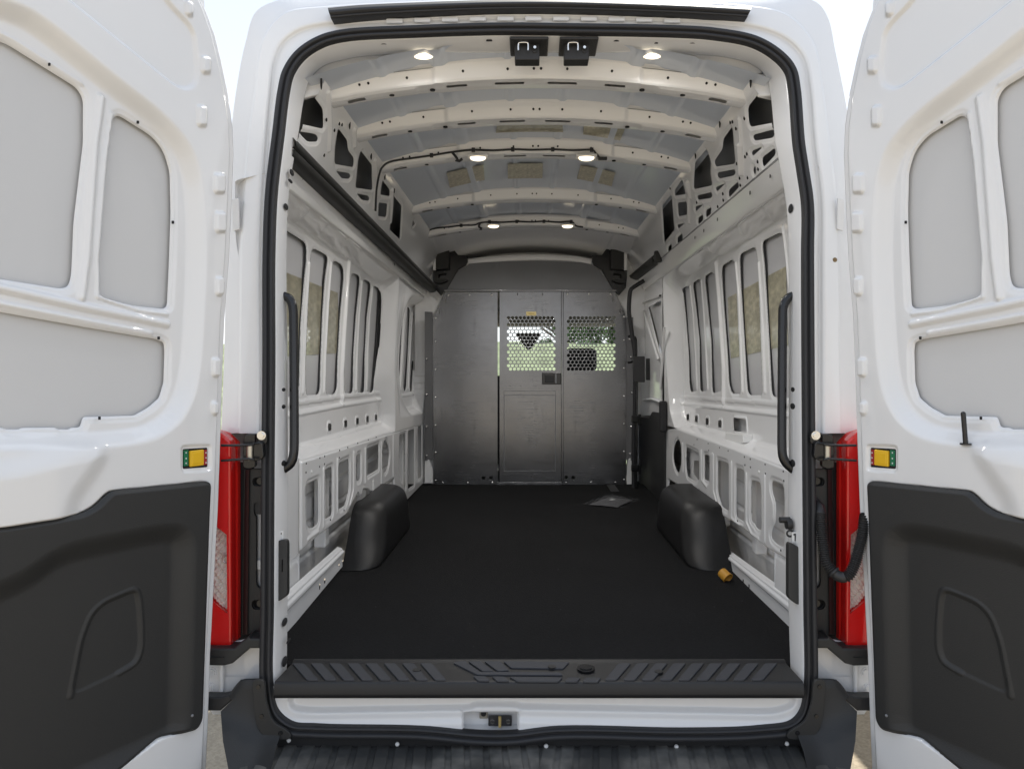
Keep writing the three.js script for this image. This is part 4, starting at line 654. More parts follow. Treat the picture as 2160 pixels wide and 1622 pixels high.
// --- grab handles, pillar pads, ring, holes on the pillar returns
for (const sg of [-1, 1]) {
  const pts = sg < 0 ? [[597, 624], [610, 630], [617, 648], [618.5, 680], [619.5, 800], [620, 930], [618, 962], [612, 978], [597, 990]] : [[1678, 622], [1662, 630], [1653, 648], [1651.5, 680], [1650.5, 800], [1650, 930], [1652, 962], [1660, 978], [1676, 992]];
  part('grab_handle', tube(pts.map((p) => onRear(p, -0.075)), 0.0138, 120, 14, false, 0.4), M.gloss, van, sg < 0 ? 'black grab handle inside the opening, driver side' : 'black grab handle inside the opening, passenger side');
  const pad = sg < 0 ? b1([[1748, 200], [1760, 180], [1805, 178], [1812, 200], [1812, 530], [1760, 570], [1743, 560]]) : b3([[668, 205], [680, 193], [735, 225], [745, 245], [742, 590], [720, 588], [668, 545]]);
  const p2 = pad.map((q) => onRear(q, -0.03)).map((w) => [w.x, w.y]);
  const yc = p2.reduce((a, b) => a + b[1], 0) / p2.length;
  const hol = sg < 0 ? [rounded(b1([[1772, 300], [1792, 292], [1792, 385], [1772, 392]]).map((q) => onRear(q, -0.03)).map((w) => [w.x, w.y]), 0.004)] : [];
  const ge = plate(rounded(p2, 0.008), { holes: hol, depth: 0.02, bevel: 0.003 }); ge.translate(0, -yc, 0); ge.rotateX(0.1024 * -1 + 0.0); ge.translate(0, yc, rearZ(yc) - 0.05);
  part('pillar_pad', ge, M.trim, van, sg < 0 ? 'dark grey slotted pad on the driver side pillar' : 'dark grey pad on the passenger side pillar');
}
{ const p = RR([[1552, 1040]]).map((q) => onRear(q, -0.06))[0], g = group('tow_hook', van, 'small black swivel eye on the passenger side pillar'); part('hook_base', [cyl(0.016, 0.016, 'x', p.x, p.y + 0.008, p.z, 20), cyl(0.009, 0.03, 'x', p.x - 0.012, p.y + 0.02, p.z, 16)], M.black, g); const t = new THREE.TorusGeometry(0.009, 0.003, 8, 20); t.translate(p.x, p.y - 0.018, p.z + 0.01); part('hook_ring', t, M.black, g); }
{ // small punched holes in the pillar returns
  const at = [[592, 800, 3, 7], [597, 822, 3, 5], [597, 858, 3, 6], [597, 977, 3.4, 7], [592, 640, 1.6, 12], [592, 790, 1.6, 10], [600, 1312, 3.4, 8], [600, 1395, 3.4, 10], [608, 1352, 1.5, 4], [1674, 822, 3, 7], [1679, 825, 1.8, 7], [1673, 857, 3, 7], [1673, 977, 3.2, 8], [1679, 635, 1.6, 12], [1679, 800, 1.6, 10], [1680, 1325, 3.4, 8], [1680, 1402, 3.6, 9], [615, 364, 2.2, 7], [612, 382, 2, 4], [598, 436, 1.5, 8], [603, 436, 1.5, 7], [1662, 353, 2.6, 8], [1663, 370, 2, 4], [1674, 433, 2, 8], [1668, 440, 1.4, 10]];
  for (const [u, v, a, b] of at) { const p = onRear([u, v], -0.064), k = 2.2 / F; const g = new THREE.SphereGeometry(1, 12, 8); g.scale(a * k, b * k, 0.02); g.translate(p.x, p.y, p.z); part('punched_hole', g, M.dark, van); }
  const lab = onRear([590, 1131], -0.045), l2 = onRear([1678, 1133], -0.045);
  for (const l of [lab, l2]) { part('pillar_label', box(0.02, 0.03, 0.002, 0, l.x, l.y, l.z), M.whitePlastic, van); part('label_mark', [box(0.011, 0.005, 0.002, 0, l.x, l.y + 0.008, l.z + 0.0012), box(0.004, 0.016, 0.002, 0, l.x, l.y - 0.003, l.z + 0.0012)], M.dark, van); }
}

// --- tail lamps and rear corners
const flip = (g) => { g = g.index ? g.toNonIndexed() : g; const s = g.clone(); s.scale(-1, 1, 1); for (const k of Object.keys(s.attributes)) { const a = s.attributes[k], n = a.itemSize, x = a.array; for (let i = 0; i < a.count; i += 3) for (let c = 0; c < n; c++) { const p = (i + 1) * n + c, q = (i + 2) * n + c, t = x[p]; x[p] = x[q]; x[q] = t; } } return s; };
for (const sg of [-1, 1]) {
  const X = (g) => (sg < 0 ? g : flip(g)), zl = 0.075, z2 = (pts, z = zl) => pts.map((p) => { const q = onZ(p, z); return [q.x, q.y]; });
  const lbl = sg < 0 ? 'driver side' : 'passenger side';
  const t = group('tail_light', van, sg < 0 ? 'red tail lamp beside the driver side hinge' : 'red tail lamp behind the corrugated hose');
  const red = LT([[262, 98], [334, 160], [338, 1518], [190, 1500], [150, 1490], [150, 60]]), clr = LT([[224, 684], [322, 765], [322, 1308], [205, 1216], [185, 1190], [185, 655]]);
  const clear2 = z2(clr), inset = LT([[224, 690], [318, 769], [318, 1300], [205, 1212], [190, 1190], [190, 664]]);
  part('red_lens', X(plate(rounded(z2(red), 0.006), { holes: [clear2], depth: 0.03, bevel: 0.006, frame: zFrame(zl - 0.03) })), M.red, t);
  part('lamp_case', X(plate(z2(LT([[262, 115], [330, 180], [332, 1505], [190, 1488], [150, 1480], [150, 80]])), { depth: 0.02, frame: zFrame(zl - 0.07) })), phys({ color: rgb(0.7, 0.02, 0.015), roughness: 0.35 }), t);
  part('clear_lens', X(plate(z2(inset), { depth: 0.003, frame: zFrame(zl - 0.006) })), M.lens, t);
  const rb = bbox(clear2), creg = region(z2(inset), 0, 0.3);
  part('reflector', X(sheet({ ss: range(rb[0], rb[2], 60), nt: 150, tOf: (s, v) => lerp(rb[1], rb[3], v), map: (s, y, h) => V(s, y, zl - 0.020 + h), h: (s, y) => 0.004 * Math.sin(s * 420) * Math.sin(y * 330) + 0.003 * Math.sin(s * 230 + y * 170) + 0.004 * Math.sin((y - rb[1]) * 21), keep: (s, y) => -creg.sd(s, y) })), M.reflector, t);
  { const [q] = z2(LT([[292, 942]])); const tor = new THREE.TorusGeometry(0.011, 0.003, 8, 24); tor.translate(q[0], q[1], zl - 0.013); part('bulb_holder', X(tor), M.chrome, t); }
  // dark well and bolted pillar trim
  const w = group('pillar_trim', van, 'black bolted trim beside the ' + lbl + ' tail lamp');
  part('trim_well', X(plate(z2(LT([[340, 300], [470, 300], [470, 1440], [340, 1520]]), 0.0), { depth: 0.01, frame: zFrame(-0.02) })), M.dark, w);
  part('trim_well_side', X(loft([LT([[452, 345], [446, 900], [440, 1430]]).map((p) => onZ(p, 0.045)), LT([[420, 345], [410, 900], [405, 1430]]).map((p) => onZ(p, 0.0))])), M.black, w);
  const tz = 0.035, hs = [[[480, 395], [545, 388], [545, 462], [480, 455], [468, 425]], [[485, 560], [545, 550], [545, 1132], [512, 1128], [494, 1100], [494, 660], [482, 640], [478, 590]], [[475, 1200], [545, 1193], [545, 1272], [480, 1268], [462, 1235]]].map((a) => rounded(z2(LT(a), tz), 0.008));
  part('trim_face', X(plate(z2(LT([[455, 350], [480, 340], [575, 340], [575, 1428], [442, 1428], [446, 900]]), tz), { holes: hs.map((h) => h), depth: 0.01, bevel: 0.0015, frame: zFrame(tz - 0.01) })), M.trim, w);
  part('trim_backing', X(plate(z2(LT([[455, 360], [600, 360], [600, 520], [455, 520]]), tz - 0.02), { depth: 0.003, frame: zFrame(tz - 0.026) })), M.dark, w); part('trim_backing', X(plate(z2(LT([[450, 1170], [600, 1170], [600, 1300], [450, 1300]]), tz - 0.02), { depth: 0.003, frame: zFrame(tz - 0.026) })), M.dark, w);
  part('pillar_skin', X(plate(z2(LT([[450, 540], [600, 540], [600, 1160], [450, 1160]]), tz - 0.02), { depth: 0.003, frame: zFrame(tz - 0.026) })), M.paint, w);
  for (const y of [424, 1232]) { const [q] = z2(LT([[518, y]]), tz); part('trim_screw', [X(cyl(0.0105, 0.008, 'z', q[0], q[1], tz - 0.012, 20)), X(cyl(0.005, 0.01, 'z', q[0], q[1], tz - 0.01, 14))], M.gloss, w); }
  if (sg < 0) { const [q] = z2(LT([[520, 598]]), tz); part('rubber_bung', X(cyl(0.02, 0.012, 'z', q[0], q[1], tz - 0.012, 24)), M.rubber, w); const [r] = z2(LT([[512, 980]]), tz); part('white_clip', X(box(0.016, 0.028, 0.006, 0.002, r[0], r[1], tz - 0.014)), M.whitePlastic, w); }
  // door check arm
  const k = group('door_check', van, 'black door check arm on the ' + lbl), cz = 0.085, zz = (a, z = cz) => onZ(LT([a])[0], z);
  { const p = zz([445, 200]), q = zz([505, 225]), e = zz([525, 122]), f = zz([462, 228]);
    part('check_bracket', [X(plate(rounded(z2(LT([[410, 120], [478, 110], [480, 330], [440, 345], [400, 335], [402, 180]]), cz), 0.006), { depth: 0.016, bevel: 0.002, frame: zFrame(cz - 0.03) })), X(plate(rounded(z2(LT([[478, 165], [540, 160], [548, 270], [500, 290], [478, 285]]), cz), 0.01), { depth: 0.02, bevel: 0.003, frame: zFrame(cz - 0.02) })), X(plate(rounded(z2(LT([[505, 105], [540, 92], [560, 110], [560, 180], [500, 180]]), cz), 0.01), { depth: 0.008, bevel: 0.002, frame: zFrame(cz - 0.02) }))], M.gloss, k);
    part('check_roller', X(cyl(0.0085, 0.046, 'y', f.x, f.y, cz + 0.006, 18)), M.zinc, k); part('check_bolt', [X(cyl(0.009, 0.008, 'z', e.x, e.y, cz - 0.006, 6)), X(cyl(0.013, 0.003, 'z', e.x, e.y, cz - 0.01, 18))], M.chrome, k);
    const r1 = [[485, 180], [440, 184], [360, 186], [268, 186]], r2 = [[485, 280], [440, 275], [360, 280], [268, 286]];
    part('check_rod', X(tube(r1.map((a, i) => zz(a, cz + 0.024)), 0.0036, 30, 8)), M.gloss, k); part('check_rod', X(tube(r2.map((a, i) => zz(a, cz + 0.024)), 0.0036, 30, 8)), M.gloss, k); }
  // rear corner: white pillar foot, ledge under the lamp, lower hinge, bumper end
  const c = group('rear_corner', van, 'white pillar foot and black corner ledge below the ' + lbl + ' tail lamp');
  part('pillar_foot', X(plate(z2(bc([[190, 330], [800, 190], [800, 720], [400, 860], [190, 870]]), 0.05), { depth: 0.004, frame: zFrame(0.05) })), M.paint, c);
  part('corner_ledge', X(plate(z2(bc([[150, 335], [482, 330], [640, 200], [650, 222], [800, 226], [800, 330], [650, 330], [462, 490], [365, 515], [150, 508]]), 0.10), { depth: 0.05, bevel: 0.005, frame: zFrame(0.055) })), M.trim, c);
  part('ledge_top', X(loft([bc([[140, 330], [480, 330]]).map((p) => onZ(p, 0.05)), bc([[140, 432], [360, 440]]).map((p) => onZ(p, 0.115))])), M.trim, c);
  { const h = group('door_hinge', van, 'white bolted lower hinge on the ' + lbl); part('hinge_leaf', X(plate(rounded(z2(bc([[150, 515], [352, 520], [354, 820], [300, 850], [150, 848]]), 0.075), 0.006), { depth: 0.008, bevel: 0.002, frame: zFrame(0.066) })), M.paint, h); part('hinge_knuckle', X(cyl(0.006, 0.10, 'y', ...zzz(bc([[335, 670]])[0], 0.08), 14)), M.paint, h); for (const a of [[225, 600], [195, 765]]) { const q = zzz(bc([a])[0], 0.08); part('hinge_bolt', [X(cyl(0.011, 0.008, 'z', q[0], q[1], 0.08, 6)), X(cyl(0.015, 0.003, 'z', q[0], q[1], 0.077, 18))], M.paint, h); }
    const u = [[486, 420], [500, 416], [502, 482], [488, 486]]; part('hinge_plate', X(plate(rounded(z2(u, -0.03), 0.004), { depth: 0.006, bevel: 0.001, frame: zFrame(-0.045) })), M.paint, h); }
}
function zzz(p, z) { const q = onZ(p, z); return [q.x, q.y, z]; }
// --- bumper
{
  const g = group('rear_bumper', van, 'black step bumper with a dusty ribbed top');
  const YB = 0.505, zr = 0.10, zo = 0.52;
  part('bumper_step', sheet({ ss: range(-0.80, 0.82, 900), nt: 30, tOf: (s, v) => lerp(zr, zo, v), map: (x, z, h) => V(x, YB + h, z), h: (x, z) => { const f = (((x + 10 + (z - zr) * 0.10 * Math.sign(x)) / 0.0528) % 1 + 1) % 1; return 0.006 * S((Math.abs(f - 0.5) - 0.12) / 0.08) - 0.03 * S((Math.abs(x) - 0.74) / 0.08) * 0; } }), M.dirty, g);
  part('bumper_back', [loft([[YB - 0.02, 0.118], [0.518, 0.122], [0.545, 0.125]].map(([y, z]) => range(-0.84, 0.86, 20).map((x) => V(x, y, z))))], M.black, g);
  part('bumper_front', loft([[YB + 0.004, zo], [YB - 0.004, zo + 0.012], [YB - 0.16, zo + 0.015], [YB - 0.2, zo - 0.02]].map(([y, z]) => range(-0.80, 0.82, 10).map((x) => V(x, y, z)))), M.trim, g);
  for (const sg of [-1, 1]) {
    const X = (q) => (sg < 0 ? q : flip(q)), z2 = (pts, z) => pts.map((p) => { const q = onZ(p, z); return [q.x, q.y]; });
    const prof = bc([[400, 845], [550, 672], [660, 657], [800, 657], [812, 900], [880, 1120], [1060, 1225], [1300, 1262], [1300, 1330]]);
    // curved end: upper edge sweeps back to the wheel side, lower skirt comes forward
    const row = (pts, z) => resample(pts.map((p) => onZ(bc([p])[0], z)), 8, false, true);
    part('bumper_end', X(loft([row([[400, 850], [540, 680], [660, 660], [810, 660]], 0.115), row([[415, 862], [550, 696], [662, 676], [812, 690]], 0.126), row([[450, 890], [560, 800], [690, 800], [815, 900]], 0.13), row([[326, 1010], [560, 1010], [720, 1060], [890, 1120]], 0.135), row([[335, 1130], [580, 1200], [760, 1250], [960, 1262]], 0.155), row([[350, 1330], [570, 1420], [720, 1470], [900, 1440]], 0.20), row([[410, 1640], [560, 1690], [680, 1700], [860, 1640]], 0.25), row([[520, 2100], [600, 2100], [700, 2100], [860, 2000]], 0.33)])), M.trim, g);
    part('end_return', X(loft([row([[540, 672], [470, 760], [405, 850]], 0.06), row([[620, 665], [560, 745], [525, 822]], 0.11)])), M.black, g);
    part('end_shelf', X(plate(z2(bc([[150, 852], [330, 855], [525, 820], [450, 890], [325, 1000], [150, 1000]]), 0.12), { depth: 0.03, bevel: 0.004, frame: zFrame(0.09) })), M.black, g);
    part('end_flange', X(plate(rounded(z2(bc([[662, 660], [800, 660], [812, 900], [880, 1110], [1080, 1225], [1080, 1300], [860, 1310], [740, 1220], [690, 1050]]), 0.15), 0.02), { depth: 0.006, bevel: 0.002, frame: zFrame(0.148) })), M.trim, g);
    for (const a of [[725, 748], [760, 1062], [962, 1240]]) { const q = zzz(bc([a])[0], 0.157); part('trim_screw', X(cyl(0.006, 0.004, 'z', q[0], q[1], 0.157, 12)), M.gloss, g); }
  }
  for (const [u, v] of [[609, 1561], [838, 1569], [1152, 1573], [1427, 1574], [1660, 1568]]) { const q = onZ([u, v], 0.13); const b = new THREE.SphereGeometry(0.0062, 14, 10); b.translate(q.x, q.y, 0.132); part('push_rivet', b, M.whitePlastic, g); }
}

// --- rear doors, swung wide open
function rearDoor(sg) {
  const g = group('rear_door', van, sg < 0 ? 'open white rear door on the driver side, with a black lower trim' : 'open white rear door on the passenger side, with a lock rod standing on its ledge');
  const P0 = V(-0.907, 0, 0.09), D = V(-0.5, 0, Math.sqrt(0.75)), N = V(Math.sqrt(0.75), 0, 0.5), FX = (q) => (sg < 0 ? q : flip(q));
  const d2 = (pts) => pts.map((p) => { const q = hit(p, P0, N); return [q.y, q.clone().sub(P0).dot(D)]; });            // [height, distance from the hinge edge]
  const at = (y, s, h) => P0.clone().addScaledVector(D, s).addScaledVector(N, h).setY(y);
  const edge = d2([[385, -60], [417, 0], [433, 33], [450, 80], [463, 133], [477, 200], [487, 273], [489, 333], [485, 433], [480, 540], [470, 673], [466, 773], [463, 873], [460, 973], [456, 1080], [447, 1247], [440, 1380], [436, 1504], [431, 1622], [428, 1800]]).sort((a, b) => a[0] - b[0]);
  const eLine = alongLine(edge), eAt = (y) => eLine(y) + 0.006, FREE = 0.62;
  const R2 = (p, r, far) => region(d2(p), r, far);
  const wins = [
    R2([[-220, 560], [-220, 40], [0, 83], [22, 92], [167, 183], [180, 207], [180, 300], [160, 467], [157, 540], [155, 580], [150, 600], [143, 606], [130, 608], [0, 587]], 0.012),
    R2([[250, 238], [290, 263], [327, 287], [350, 317], [363, 360], [365, 450], [362, 540], [357, 652], [290, 645], [227, 630], [213, 620], [212, 540], [217, 500], [230, 333], [238, 260]], 0.018),
    R2([[-220, 630], [0, 657], [197, 692], [333, 715], [350, 722], [352, 740], [350, 807], [340, 840], [317, 860], [287, 877], [180, 880], [173, 902], [153, 903], [150, 906], [125, 906], [123, 902], [48, 903], [46, 906], [15, 906], [13, 903], [-220, 903]], 0.006),
  ], dW = least(wins);
  const Q = R2([[-260, -80], [0, 22], [62, 45], [228, 180], [325, 252], [383, 318], [400, 380], [405, 440], [408, 540], [404, 640], [397, 760], [385, 830], [355, 885], [300, 918], [180, 931], [-260, 935]], 0.08, 0.3);
  const T = R2([[60, -50], [123, 0], [357, 187], [380, 193], [400, 183], [404, 150], [397, 67], [333, 0], [300, -60]], 0.03, 0.1);
  const U = R2([[-260, 1180], [-260, 985], [0, 985], [90, 962], [150, 950], [195, 950], [196, 965], [165, 1010], [135, 1050], [120, 1120], [0, 1180]], 0.05, 0.2);
  const trimP = R2([[427, 1019], [418, 1013], [320, 1023], [215, 1033], [200, 1045], [182, 1064], [153, 1080], [100, 1090], [0, 1105], [-260, 1132], [-260, 1850], [60, 1740], [180, 1645], [227, 1622], [321, 1554], [350, 1545], [398, 1532], [409, 1512], [424, 1080]], 0.012, 0.5);
  const beads = [ridge(d2([[213, 206], [200, 300], [183, 540], [172, 628]]), 0.0115, 0.010), ridge(d2([[-220, 562], [0, 606], [165, 644], [352, 683]]), 0.013, 0.010), ridge(d2([[236, 240], [222, 340], [206, 540], [207, 626], [290, 653], [352, 662]]), 0.007, 0.006), ridge(d2([[-220, 602], [0, 641], [190, 680], [318, 704]]), 0.010, 0.006), ridge(d2([[0, 70], [25, 82], [172, 176]]), 0.007, 0.004)];
  const tabs = [[[410, 127], [425, 127], [425, 157], [410, 157]], [[402, 230], [417, 230], [417, 268], [402, 268]], [[437, 372], [456, 372], [456, 408], [437, 408]], [[440, 452], [458, 452], [458, 490], [440, 490]], [[441, 588], [454, 588], [454, 622], [441, 622]], [[433, 758], [448, 758], [448, 792], [433, 792]], [[432, 849], [442, 849], [442, 872], [432, 872]], [[377, 12], [388, 12], [388, 37], [377, 37]]].map((p) => R2(p, 0.006, 0.03));
  const cup = R2([[368, 940], [430, 937], [430, 991], [368, 994]], 0.01, 0.05), cupHole = R2([[372, 946], [425, 943], [425, 984], [372, 988]], 0.004, 0.05);
  const h = (y, s) => {
    const e = s - eAt(y), q = Q.sd(y, s);
    let o = 0.03 - 0.034 * S((0.022 - q) / 0.046);                                   // dished round the windows
    o -= 0.012 * (1 - S((e - 0.017) / 0.010)) + 0.014 * (1 - S((e - 0.0) / 0.004));   // hinge-side flange
    const t = T.sd(y, s); o -= 0.010 * S((0.004 - t) / 0.012);
    const u = U.sd(y, s); if (u < 0.05) o += 0.017 * S((0.03 - u) / 0.06);
    for (const b of beads) o += b(y, s);
    const tr = trimP.sd(y, s); if (tr < 0.01) o -= 0.07 * S((0.0 - tr) / 0.012);
    for (const b of tabs) { const d = b.sd(y, s); if (d < 0.006) o += 0.010 * S((0.005 - d) / 0.006); }
    const w = dW(y, s); o += w < 0.03 ? -0.003 * (1 - S((w - 0.010) / 0.006)) - 0.006 * (1 - S(w / 0.003)) : 0;
    const c = cup.sd(y, s); if (c < 0.01) o -= 0.005 * S((0.002 - c) / 0.004);
    return o;
  };
  part('inner_panel', FX(sheet({ ss: range(0.36, 2.78, 620), nt: 170, tOf: (y, v) => lerp(eAt(y), FREE, Math.pow(v, 1.15)), map: at, h, keep: (y, s) => Math.min(dW(y, s), cupHole.sd(y, s)) })), M.paint, g);
  part('outer_skin', FX(sheet({ ss: range(1.18, 2.62, 40), nt: 20, tOf: (y, v) => lerp(0.06, FREE, v), map: (y, s) => at(y, s, -0.024) })), M.doorSkin, g);
  // edge of the door and its outer shell
  const ey = range(0.36, 2.78, 200);
  part('door_edge', FX(loft([[0.0, 0.004], [-0.004, -0.004], [-0.006, -0.02], [-0.002, -0.05]].map(([ds, o]) => ey.map((y) => at(y, eAt(y) + ds, o + 0.0))))), M.paint, g);
  const skirt = alongLine(d2([[448, -60], [457, 0], [459, 60], [461, 130], [470, 200], [478, 300], [470, 400], [455, 700], [440, 1500], [430, 1800]]).sort((a, b) => a[0] - b[0]));
  part('outer_shell', FX(sheet({ ss: range(0.36, 2.78, 100), nt: 10, tOf: (y, v) => lerp(skirt(y), FREE, v), map: (y, s) => at(y, s, -0.055) })), M.paint, g);
  // moulded lower trim
  const pocket = R2([[-260, 1330], [30, 1225], [110, 1165], [330, 1120], [372, 1128], [362, 1541], [290, 1575], [20, 1700], [-260, 1800]], 0.05, 0.3);
  const tear = d2([[137, 1464], [142, 1440], [160, 1347], [180, 1294], [207, 1267], [277, 1238], [283, 1262], [287, 1320], [287, 1364], [277, 1394], [240, 1416]]), tear2 = region(d2([[137, 1464], [160, 1347], [180, 1294], [207, 1267], [277, 1238], [285, 1280], [288, 1364], [277, 1394], [235, 1418]]), 0.03, 0.2);
  const tearB = ridge(rounded(tear, 0.015, false), 0.009, 0.003), tb = trimP.b;
  part('trim_panel', FX(sheet({ ss: range(Math.max(0.36, tb[0]), tb[2], 300), nt: 170, tOf: (y, v) => lerp(tb[1], FREE, v), map: at, h: (y, s) => { const d = -trimP.sd(y, s), p = pocket.sd(y, s); return 0.036 + 0.010 * S(d / 0.010) - 0.025 * S((0.032 - p) / 0.066) + tearB(y, s) - 0.003 * S((0.004 - tear2.sd(y, s)) / 0.01); }, keep: (y, s) => -trimP.sd(y, s) })), M.trim, g);
  { const q = d2([[382, 1501]])[0], w = at(q[0], q[1], 0.046); const b = new THREE.SphereGeometry(0.004, 10, 8); b.translate(w.x, w.y, w.z); part('trim_clip', FX(b), M.steelDark, g); }
  // release slider in its bezel
  const bas = new THREE.Matrix4().makeBasis(D.clone().negate(), V(0, 1, 0), N), blk = (px, off, d, r, mat, name) => { const q = d2(px), ys = q.map((a) => a[0]), s = q.map((a) => a[1]); const w = Math.max(...s) - Math.min(...s), hh = Math.max(...ys) - Math.min(...ys); const ge = r ? new RoundedBoxGeometry(w, hh, d, 2, r) : new THREE.BoxGeometry(w, hh, d); ge.applyMatrix4(bas); const c = at((Math.max(...ys) + Math.min(...ys)) / 2, (Math.max(...s) + Math.min(...s)) / 2, off); ge.translate(c.x, c.y, c.z); return part(name, FX(ge), mat, g); };
  blk([[371, 945], [426, 985]], 0.016, 0.012, 0.003, M.gloss, 'release_bezel');
  blk([[387, 950], [416, 980]], 0.022, 0.014, 0.003, M.yellow, 'release_slider'); blk([[390.5, 953.5], [412, 976]], 0.027, 0.006, 0.002, M.yellow, 'slider_face');
  blk([[375, 949], [385, 981]], 0.0215, 0.004, 0, M.green, 'green_strip'); blk([[417.5, 948], [424, 979]], 0.0215, 0.004, 0, M.redTag, 'red_strip');
  for (const v of [954, 964.5, 975]) { blk([[421, v - 1.2], [423, v + 1.2]], 0.024, 0.001, 0, M.whitePlastic, 'strip_mark'); }
  for (const v of [954, 966, 976]) { blk([[379, v - 1.4], [381, v + 1.4]], 0.024, 0.001, 0, M.whitePlastic, 'strip_mark'); }
  // little notches at the window edges
  for (const [u, v] of [[102, 136], [289, 258], [363, 469], [333, 713], [208, 882]]) blk([[u - 1.4, v - 3.2], [u + 1.4, v + 3.2]], 0.0015, 0.006, 0, M.dark, 'panel_notch');
  return { g, d2, at, FX };
}
const doorL = rearDoor(-1), doorR = rearDoor(1);
{ // lock rod standing on the right door's ledge
  const m = (u) => 2272 - u, q = doorR.d2([[m(2046), 935], [m(2042), 872]]), a = doorR.at(q[0][0], q[0][1], 0.03), b = doorR.at(q[1][0], q[1][1], 0.032);
  part('lock_rod', doorR.FX(tube([a, a.clone().lerp(b, 0.5), b], 0.0058, 12, 14)), M.gloss, doorR.g); const c = new THREE.SphereGeometry(0.0058, 14, 8); c.translate(b.x, b.y, b.z); part('rod_tip', doorR.FX(c), M.gloss, doorR.g);
  part('rod_collar', doorR.FX(cyl(0.013, 0.004, 'y', a.x, a.y, a.z, 20)), M.gloss, doorR.g);
}
{ // corrugated hose carrying the door wiring
  const g = group('wiring_hose', van, 'black corrugated hose sagging between the pillar and the passenger side door');
  const px = RT([[196, 578], [212, 588], [222, 620], [226, 680], [234, 780], [248, 880], [268, 965], [312, 1022], [355, 1052], [402, 1045], [440, 985], [470, 890], [492, 800], [510, 700], [520, 640]]);
  const c = new THREE.CatmullRomCurve3(px.map((p, i) => onZ(p, lerp(0.05, 0.14, S(i / 14)) + 0.05 * Math.sin((i / 14) * Math.PI))), false, 'centripetal'), n = 560, m = 16, fr = c.computeFrenetFrames(n, false), rows = [];
  for (let i = 0; i <= n; i++) { const p = c.getPointAt(i / n), f = i / n, smooth = f < 0.10 || (f > 0.485 && f < 0.56); const r = smooth ? 0.0150 : 0.0142 + 0.0022 * Math.sin(i * 0.83); const row = []; for (let k = 0; k <= m; k++) { const a = (k / m) * 2 * Math.PI; row.push(p.clone().addScaledVector(fr.normals[i], Math.cos(a) * r).addScaledVector(fr.binormals[i], Math.sin(a) * r)); } rows.push(row); }
  part('hose_tube', loft(rows), M.black, g);
  const w = c.getPointAt(0.485), t = c.getTangentAt(0.485); const ring = new THREE.TorusGeometry(0.0145, 0.004, 8, 24); ring.lookAt(t); ring.translate(w.x, w.y, w.z); part('hose_collar', ring, M.black, g);
  const s = c.getPointAt(0); const fl = new THREE.TorusGeometry(0.017, 0.006, 10, 24); fl.scale(1, 1.4, 1); fl.translate(s.x - 0.004, s.y - 0.008, s.z - 0.012); part('hose_grommet', fl, M.rubber, g);
}

// --- cab in front of the partition
{
  const g = group('cab', van, 'cab beyond the partition, seen through its perforated windows');
  part('cab_floor', box(1.9, 0.04, 1.9, 0, 0, 0.55, -4.4), M.dark, g);
  part('dashboard', box(1.84, 0.5, 0.42, 0.08, 0, 1.05, -4.98), M.trim, g);
  part('cab_roof', loft([[2.46, -3.6], [2.50, -4.2], [2.36, -4.55], [2.02, -4.72]].map(([y, z]) => range(-0.95, 0.95, 10).map((x) => V(x, y - 0.04 * x * x, z)))), M.headliner, g);
  part('overhead_shelf', box(1.8, 0.11, 0.55, 0.03, 0, 2.035, -4.42), M.fabric, g);
  { const p = [[1086, 703], [1143, 703], [1119, 737], [1111, 737]].map((q) => onZ(q, -4.62)).map((w) => [w.x, w.y]); part('overhead_console', plate(rounded(p, 0.02), { depth: 0.1, bevel: 0.01, frame: zFrame(-4.72) }), M.trim, g); }
  for (const sg of [-1, 1]) {
    part('cab_pillar', tube([V(sg * 0.92, 2.1, -4.55), V(sg * 0.96, 1.5, -5.05), V(sg * 0.97, 1.15, -5.3)], 0.05, 20, 10), M.fabric, g);
    part('cab_door', box(0.06, 0.75, 1.5, 0.02, sg * 0.97, 0.93, -4.3), M.trim, g);
    part('cab_door_pillar', box(0.08, 0.95, 0.12, 0.02, sg * 0.95, 1.75, -3.58), M.fabric, g);
  }
  part('windscreen', loft([[2.0, -4.72, 0.84], [1.28, -5.36, 0.94]].map(([y, z, w]) => range(-w, w, 10).map((x) => V(x, y, z + 0.12 * x * x)))), M.glass, g);
  for (const [px, w] of [[[1225, 781], 0.27], [[1010, 790], 0.27]]) { const p = onZ(px, -3.95), s = group('cab_seat', van, w && px[0] > 1100 ? 'black passenger seat seen through the perforated window' : 'black driver seat hidden behind the plain panel'); part('headrest', box(w, 0.2, 0.11, 0.05, p.x, p.y + 0.085, -3.95), M.seat, s); part('seat_back', box(0.48, 0.66, 0.15, 0.06, p.x, 1.2, -3.93), M.seat, s); part('seat_cushion', box(0.5, 0.16, 0.5, 0.06, p.x, 0.86, -4.18), M.seat, s); }
}
for (const sg of [-1, 1]) part('cab_bulkhead_side', box(0.30, 1.62, 0.02, 0.004, sg * 0.90, 1.50, sg < 0 ? -3.50 : -3.66), M.inner, van);
